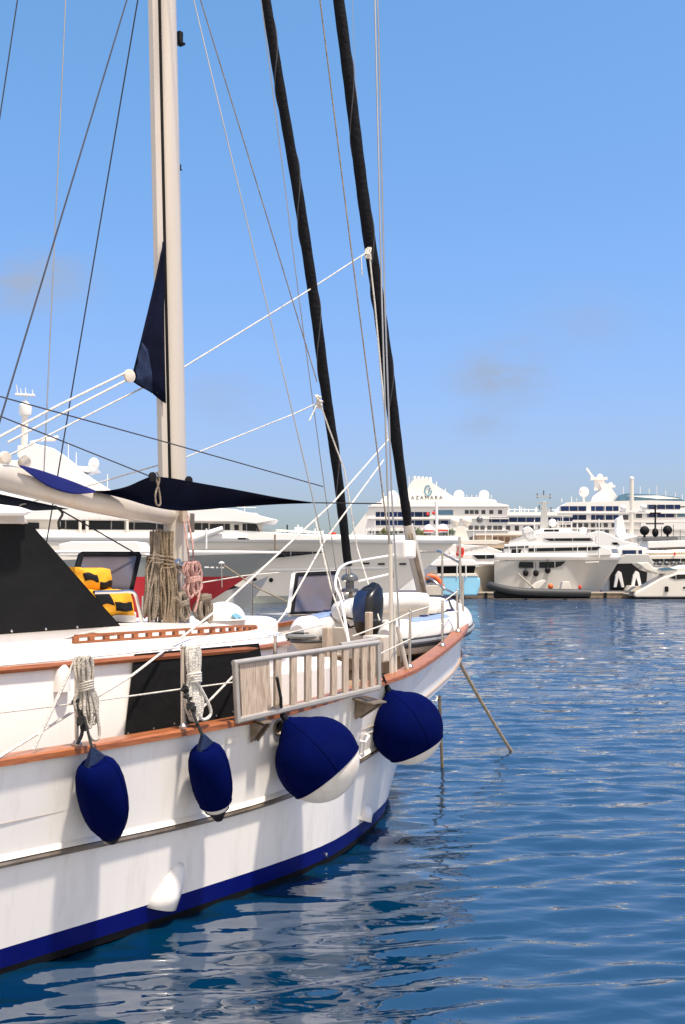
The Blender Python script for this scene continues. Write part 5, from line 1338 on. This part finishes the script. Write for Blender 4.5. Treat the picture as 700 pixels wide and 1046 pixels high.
# --- grey yacht with open garage
Gf = Frame(36, 108, R(-4))
gy = thing('garage_yacht', 'silver grey yacht with its dark stern garage open behind the pontoon', 'motor yacht', Gf, (0, 0, 0))
prof_prism(Gf, [(622, 605), (622, 572), (640, 566), (663, 566), (668, 575), (664, 605)], 2.2).build('hull', SYS, gy, bevel=.1)
win(Gf, [(623, 576), (662, 575), (660, 603), (623, 603)], 2.2, gy, BLK, 'garage_opening', .1)
prof_prism(Gf, [(630, 560), (645, 556), (662, 560), (660, 566), (632, 567)], 1.6).build('superstructure', SYW, gy, bevel=.08)
win(Gf, [(636, 562), (656, 562), (656, 566), (636, 566)], 1.62, gy, GLASSB)
for i, (a, w_) in enumerate([(632, 0), (650, 0)]):
    j = thing('jet_ski', ['white jet ski standing on end at left in the dark stern garage', 'white jet ski standing on end at right in the dark stern garage'][i], 'jet ski', Gf, Gf.pt(a, 600, 2.6), 'jet skis in the garage')
    prof_prism(Gf, [(a-5, 600), (a-3, 588), (a, 583), (a+3, 585), (a+6, 600), (a+3, 600), (a, 590), (a-2, 600)], .25, 2.7).build('body', SYW, j, bevel=.04)
    prof_prism(Gf, [(a-1, 600), (a-.5, 594), (a+1.5, 594), (a+2, 600)], .1, 2.72).build('seat', BLK, j)
prof_prism(Gf, [(640, 603), (643, 598), (665, 600), (668, 605), (640, 606.5)], 1.2, 3.6).build('swim_platform', SYC, gy, bevel=.06)

# --- dark topped yacht with black radomes
Kf = Frame(42, 114, R(-4))
ky = thing('black_domed_yacht', 'cream yacht with black mast and two big black radomes', 'motor yacht', Kf, (0, 0, 0))
far_hull(Kf, Kf.pt(650, 590, 0).x, Kf.pt(790, 575, 0).x, 2.8, 3.8, 3, 3, SYC, ky, BOOT, 1, 1.5, .3)
k1 = prof_prism(Kf, [(654, 577), (656, 569), (668, 567), (740, 566), (760, 577)], 2.6).build('main_deck', SYC, ky, bevel=.08)
win(Kf, [(660, 571), (740, 570), (740, 573), (660, 574)], 2.62, k1)
k2 = prof_prism(Kf, [(657, 569), (662, 563), (700, 561), (740, 562), (745, 568)], 2.3).build('upper_deck', SYT, ky, bevel=.06)
prof_prism(Kf, [(662, 560), (662, 553), (700, 552), (740, 553), (738, 558), (690, 559)], 2.2).build('hardtop', SYW, ky, bevel=.06)
win(Kf, [(663, 557), (700, 558), (700, 562), (664, 563)], 2.0, ky, GUNM, 'window'); prof_prism(Kf, [(656, 549), (692, 548), (694, 551), (657, 552.5)], 1.6).build('roof_panel', GUNM, ky, bevel=.04)
for k_ in range(4): pole(Kf, [(664+9*k_, 553), (664+9*k_, 549)], 1.2, .5, ky, GUNM, 'roof_strut')
km = pole(Kf, [(669.5, 552), (669.5, 516)], 0, .9, ky, BLK, 'mast')
MB(Kf).bar(Kf.pt(660, 535, 0), Kf.pt(678, 535, 0), .2, .12).build('mast_bar', BLK, km); MB(Kf).bar(Kf.pt(664, 524, 0), Kf.pt(675, 524, 0), .2, .12).build('mast_bar', BLK, km)
MB(Kf).ball(Kf.pt(669.5, 544, 0), .35, 10, 1.4).build('mast_housing', BLK, km)
for a, b in [(658.5, 542), (682, 541.5)]:
    dome(Kf, a, b, 4.8, .5, ky, BLK, 'black_radome'); pole(Kf, [(a, 550), (a, b+3)], .5, 1.2, ky, BLK, 'radome_post')
rf = thing('ensign', 'tiny red ensign on the aft rail of the black domed yacht', 'flag', Kf, Kf.pt(689, 569, 2.7))
pole(Kf, [(689, 569), (689.4, 563)], 2.7, .3, rf, STEEL, 'flagstaff'); prof_prism(Kf, [(688.4, 563.5), (690.6, 564), (690, 567.5), (688.3, 567)], .02, 2.75).build('flag_cloth', REDF, rf)
for k_ in range(6): MB(Kf).ball(Kf.pt(667+7*k_, 575.5, 2.8), .22, 8, 1, 1.3).build('rolled_cushion', GUNM, ky)

for a, b, c_ in [(676, 552, 538), (688, 552, 536), (695, 552, 541), (652, 566, 552), (660, 563, 549)]: pole(Kf, [(a, b), (a, c_)], .8, .35, ky, GUNM, 'antenna')
rail(Kf, (660, 566), (700, 565), 2.4, 3, ky, 8)
# --- white sport cruiser at the pontoon, right edge
Xf = Frame(33, 97, R(-3))
xy = thing('white_sport_cruiser', 'white sport cruiser lying alongside the pontoon at the right edge of the picture', 'motor boat', Xf, (0, 0, 0))
prof_prism(Xf, [(648, 608.5), (650, 605), (666, 596), (676, 590), (692, 585), (720, 583), (790, 586), (800, 590), (780, 610), (650, 610)], 1.5).build('hull', SYC, xy, bevel=.12)
xs2 = prof_prism(Xf, [(676, 590), (684, 582), (700, 577), (740, 578), (770, 587)], 1.15).build('cabin', SYW, xy, bevel=.1)
win(Xf, [(684, 590), (692, 587), (720, 586.5), (720, 589.5), (690, 592)], 1.5, xy, GLASSD, 'hull_window', .1); 
prof_prism(Xf, [(651, 575), (662, 574), (668, 580), (700, 580), (760, 584), (720, 586), (672, 586), (660, 582)], 1.3).build('radar_arch', SYC, xy, bevel=.08)
win(Xf, [(672, 580.5), (683, 579.5), (692, 582), (676, 583)], 1.32, xy, GLASST, 'arch_window', .1)
win(Xf, [(678, 582), (700, 581), (700, 584), (682, 586)], 1.2, xy, GLASSD, 'cabin_window', .1)
xfd = MB(Xf).box(Xf.pt(679.6, 599, 1.72), Xf.pt(682.6, 604.5, 1.5)).build('cruiser_fender', BLK, None, bevel=.06)
tag(xfd, 'short black cylinder fender on the white sport cruiser hull', 'fender')
win(Xf, [(698, 599.5), (706, 599), (706, 601), (698, 601.3)], 1.5, xy, BLK, 'hull_window', .1)
MB(Xf).box(Xf.pt(642, 603.5, .9), Xf.pt(658, 608.5, -.9)).build('swim_platform', GUNM, xy, bevel=.06)
prof_prism(Xf, [(640, 607), (651, 599), (658, 600), (652, 608)], .9).build('stern_seat', SYT, xy, bevel=.05)

# ------------------------------------------------------------------ water
def water_height(x, y):
    h_ = np.zeros_like(x)
    r2 = np.random.default_rng(11)
    d = np.hypot(x, y)
    for lam, amp, cnt in [(2.4, .0036, 6), (1.2, .0034, 12), (.62, .0042, 18), (.36, .0045, 24), (.23, .0026, 24)]:
        for _ in range(cnt):
            th = r2.normal(math.pi/2+.08, .30); l = lam*r2.uniform(.75, 1.3); ph = r2.uniform(0, 6.28)
            k = 2*math.pi/l
            # short waves die out far away where the mesh is too coarse to carry them
            fade = np.clip((l*80-d)/(l*35), 0, 1)
            mod = 1.0+.4*np.sin(x*.21*r2.uniform(.5, 1.5)+y*.17*r2.uniform(.5, 1.5)+r2.uniform(0, 6.28))
            ph2 = .55*np.sin(x*1.1/l*r2.uniform(.3, .8)+r2.uniform(0, 6.28))
            h_ += fade*amp*mod*np.sin(k*(x*math.cos(th)+y*math.sin(th))+ph+ph2)/math.sqrt(cnt)*1.5
    return h_
rowsd = [1.5]
while rowsd[-1] < 140: rowsd.append(rowsd[-1]*1.0062+.003)
rowsd = np.array(rowsd); angs = np.linspace(-.80, .80, 620)
Yg, Ag = np.meshgrid(rowsd, angs, indexing='ij'); Xg = Yg*np.tan(Ag)
Zg = water_height(Xg, Yg); nr, nc = Xg.shape
edge = np.minimum(np.minimum(np.arange(nc), nc-1-np.arange(nc))/12, 1)[None, :]*np.minimum((nr-1-np.arange(nr))/40, 1)[:, None]
Zg = Zg*edge
vv = np.stack([Xg, Yg, Zg], -1).reshape(-1, 3)
idx = np.arange(nr*nc).reshape(nr, nc)
ff = np.stack([idx[:-1, :-1], idx[:-1, 1:], idx[1:, 1:], idx[1:, :-1]], -1).reshape(-1, 4)
me = bpy.data.meshes.new('water'); 
far = [(-4000, -1000, 0), (4000, -1000, 0), (4000, 6000, 0), (-4000, 6000, 0)]
me.from_pydata(vv.tolist(), [], ff.tolist())
for p in me.polygons: p.use_smooth = True
wm = bpy.data.materials.new('harbour_water'); wm.use_nodes = True
nt = wm.node_tree; N = nt.nodes; K = nt.links; b = N['Principled BSDF']
b.inputs['Base Color'].default_value = (.0003, .0205, .052, 1); b.inputs['Roughness'].default_value = .03; b.inputs['IOR'].default_value = 2.6
tc = N.new('ShaderNodeTexCoord'); mp = N.new('ShaderNodeMapping'); mp.inputs['Scale'].default_value = (.55, 1.0, 1)
K.new(tc.outputs['Object'], mp.inputs['Vector'])
n1 = N.new('ShaderNodeTexNoise'); n1.inputs['Scale'].default_value = 3.2; n1.inputs['Detail'].default_value = 3; n1.inputs['Distortion'].default_value = .3
n2 = N.new('ShaderNodeTexNoise'); n2.inputs['Scale'].default_value = .9; n2.inputs['Detail'].default_value = 3
K.new(mp.outputs['Vector'], n1.inputs['Vector']); K.new(mp.outputs['Vector'], n2.inputs['Vector'])
ad = N.new('ShaderNodeMath'); ad.operation = 'MULTIPLY_ADD'; ad.inputs[1].default_value = 2.5
K.new(n2.outputs['Fac'], ad.inputs[0]); K.new(n1.outputs['Fac'], ad.inputs[2])
# open harbour is choppier than the water sheltered by the hull
sp_ = N.new('ShaderNodeSeparateXYZ'); K.new(tc.outputs['Object'], sp_.inputs[0])
ch = N.new('ShaderNodeMapRange'); ch.inputs['From Min'].default_value = 9; ch.inputs['From Max'].default_value = 60; ch.inputs['To Min'].default_value = 1; ch.inputs['To Max'].default_value = 9.0; K.new(sp_.outputs['Y'], ch.inputs['Value'])
mm_ = N.new('ShaderNodeMath'); mm_.operation = 'MULTIPLY'; K.new(ad.outputs[0], mm_.inputs[0]); K.new(ch.outputs['Result'], mm_.inputs[1]); ad = mm_
bp = N.new('ShaderNodeBump'); bp.inputs['Strength'].default_value = 1.0; bp.inputs['Distance'].default_value = .022
K.new(ad.outputs[0], bp.inputs['Height']); K.new(bp.outputs['Normal'], b.inputs['Normal'])
me.materials.append(wm)
wo = bpy.data.objects.new('water', me); COL.objects.link(wo); struct(wo)
mb = MB(); e_ = .8; yt = math.tan(.8)
yN = float(rowsd[-1]); y0_ = float(rowsd[0])
A_ = [(-y0_*yt, y0_, 0), (y0_*yt, y0_, 0), (yN*yt, yN, 0), (-yN*yt, yN, 0)]
mb.add([*A_, *far], [(0, 1, 5, 4), (1, 2, 6, 5), (2, 3, 7, 6), (3, 0, 4, 7)])
struct(mb.build('outer_water', wm))

mb = MB(); mb.box((-70, -60, -1), (90, 2.5, .92)); struct(mb.build('fill_promenade', mat('pale_fill_stone', (.66, .56, .44), .9, var=.12, vscale=.8, bump=.4, bscale=4)))  # unseen pale stone added behind the camera to bounce warm fill onto the hull
# ------------------------------------------------------------------ light and sky
SUN_EL, SUN_AZ = R(70), math.atan2(.74, -.67)          # azimuth measured from +Y towards +X
sd_ = V((math.sin(SUN_AZ)*math.cos(SUN_EL), math.cos(SUN_AZ)*math.cos(SUN_EL), math.sin(SUN_EL)))
sl = bpy.data.lights.new('sun', 'SUN'); sl.energy = 4.2; sl.angle = R(3.5); sl.color = (1, .91, .78)
so = bpy.data.objects.new('sun', sl); COL.objects.link(so); so.rotation_euler = sd_.to_track_quat('Z', 'Y').to_euler(); so.location = (0, 0, 60)
wd = bpy.data.worlds.new('World'); scene.world = wd; wd.use_nodes = True
nt = wd.node_tree; N = nt.nodes; K = nt.links
bg = N['Background']; sky = N.new('ShaderNodeTexSky'); sky.sky_type = 'NISHITA'; sky.sun_disc = False
sky.sun_elevation = SUN_EL; sky.sun_rotation = SUN_AZ; sky.altitude = 0; sky.air_density = 1.5; sky.dust_density = 1.5; sky.ozone_density = 6.0
bg.inputs['Strength'].default_value = .13
tc = N.new('ShaderNodeTexCoord'); tint = N.new('ShaderNodeVectorMath'); tint.operation = 'MULTIPLY'; tint.inputs[1].default_value = (.60, 1.09, .94)
sep = N.new('ShaderNodeSeparateColor'); cmb = N.new('ShaderNodeCombineColor'); pw = N.new('ShaderNodeMath'); pw.operation = 'POWER'; pw.inputs[1].default_value = .65
K.new(sky.outputs['Color'], sep.inputs[0]); K.new(sep.outputs[0], cmb.inputs[0]); K.new(sep.outputs[1], pw.inputs[0]); K.new(pw.outputs[0], cmb.inputs[1]); K.new(sep.outputs[2], cmb.inputs[2])
K.new(cmb.outputs[0], tint.inputs[0]); col = tint.outputs[0]
nz = N.new('ShaderNodeTexNoise'); nz.inputs['Scale'].default_value = 9; nz.inputs['Detail'].default_value = 6; nz.inputs['Roughness'].default_value = .6
mpn = N.new('ShaderNodeMapping'); mpn.inputs['Scale'].default_value = (1, 1, 2.6); K.new(tc.outputs['Generated'], mpn.inputs['Vector']); K.new(mpn.outputs['Vector'], nz.inputs['Vector'])
fac = None
for (px, py, tight, amt) in [(515, 382, .055, 1.0), (25, 285, .06, .9), (235, 405, .05, .5), (495, 432, .03, .6), (590, 330, .06, .3), (620, 425, .03, .35)]:
    dv = ray(px, py).normalized()
    ds = N.new('ShaderNodeVectorMath'); ds.operation = 'SUBTRACT'; K.new(tc.outputs['Generated'], ds.inputs[0]); ds.inputs[1].default_value = dv
    sc_ = N.new('ShaderNodeVectorMath'); sc_.operation = 'MULTIPLY'; K.new(ds.outputs[0], sc_.inputs[0]); sc_.inputs[1].default_value = (1, 1, 1.7)
    ln = N.new('ShaderNodeVectorMath'); ln.operation = 'LENGTH'; K.new(sc_.outputs[0], ln.inputs[0])
    mr = N.new('ShaderNodeMapRange'); mr.interpolation_type = 'SMOOTHSTEP'; mr.inputs['From Min'].default_value = tight*1.35; mr.inputs['From Max'].default_value = 0; mr.inputs['To Min'].default_value = 0; mr.inputs['To Max'].default_value = amt
    K.new(ln.outputs['Value'], mr.inputs['Value'])
    if fac is None: fac = mr.outputs['Result']
    else:
        a_ = N.new('ShaderNodeMath'); a_.operation = 'ADD'; K.new(fac, a_.inputs[0]); K.new(mr.outputs['Result'], a_.inputs[1]); fac = a_.outputs[0]
mrn = N.new('ShaderNodeMapRange'); mrn.inputs['From Min'].default_value = .38; mrn.inputs['From Max'].default_value = .60; K.new(nz.outputs['Fac'], mrn.inputs['Value'])
ml = N.new('ShaderNodeMath'); ml.operation = 'MULTIPLY'; K.new(fac, ml.inputs[0]); K.new(mrn.outputs['Result'], ml.inputs[1])
mixc = N.new('ShaderNodeMix'); mixc.data_type = 'RGBA'; mixc.inputs['B'].default_value = (1.85, 2.25, 3.05, 1)
K.new(ml.outputs[0], mixc.inputs['Factor']); K.new(col, mixc.inputs['A'])
# bright cloud added to the unseen sky behind the camera as neutral fill
sx = N.new('ShaderNodeSeparateXYZ'); K.new(tc.outputs['Generated'], sx.inputs[0])
nb_ = N.new('ShaderNodeTexNoise'); nb_.inputs['Scale'].default_value = 2.3; nb_.inputs['Detail'].default_value = 7; K.new(tc.outputs['Generated'], nb_.inputs['Vector'])
m1 = N.new('ShaderNodeMapRange'); m1.inputs['From Min'].default_value = .36; m1.inputs['From Max'].default_value = .52; K.new(nb_.outputs['Fac'], m1.inputs['Value'])
m2 = N.new('ShaderNodeMapRange'); m2.interpolation_type = 'SMOOTHSTEP'; m2.inputs['From Min'].default_value = -.10; m2.inputs['From Max'].default_value = -.45; K.new(sx.outputs['Y'], m2.inputs['Value'])
m3 = N.new('ShaderNodeMath'); m3.operation = 'MULTIPLY'; K.new(m1.outputs['Result'], m3.inputs[0]); K.new(m2.outputs['Result'], m3.inputs[1])
mixd = N.new('ShaderNodeMix'); mixd.data_type = 'RGBA'; mixd.inputs['B'].default_value = (6.1, 5.7, 5.15, 1)
K.new(m3.outputs[0], mixd.inputs['Factor']); K.new(mixc.outputs['Result'], mixd.inputs['A']); K.new(mixd.outputs['Result'], bg.inputs['Color'])

vs = scene.view_settings
vs.view_transform = 'Standard'; vs.look = 'None'; vs.gamma = 1; vs.use_curve_mapping = False; vs.exposure = 0.65
scene.render.engine = 'CYCLES'
scene.cycles.use_denoising = True
scene.cycles.max_bounces = 6
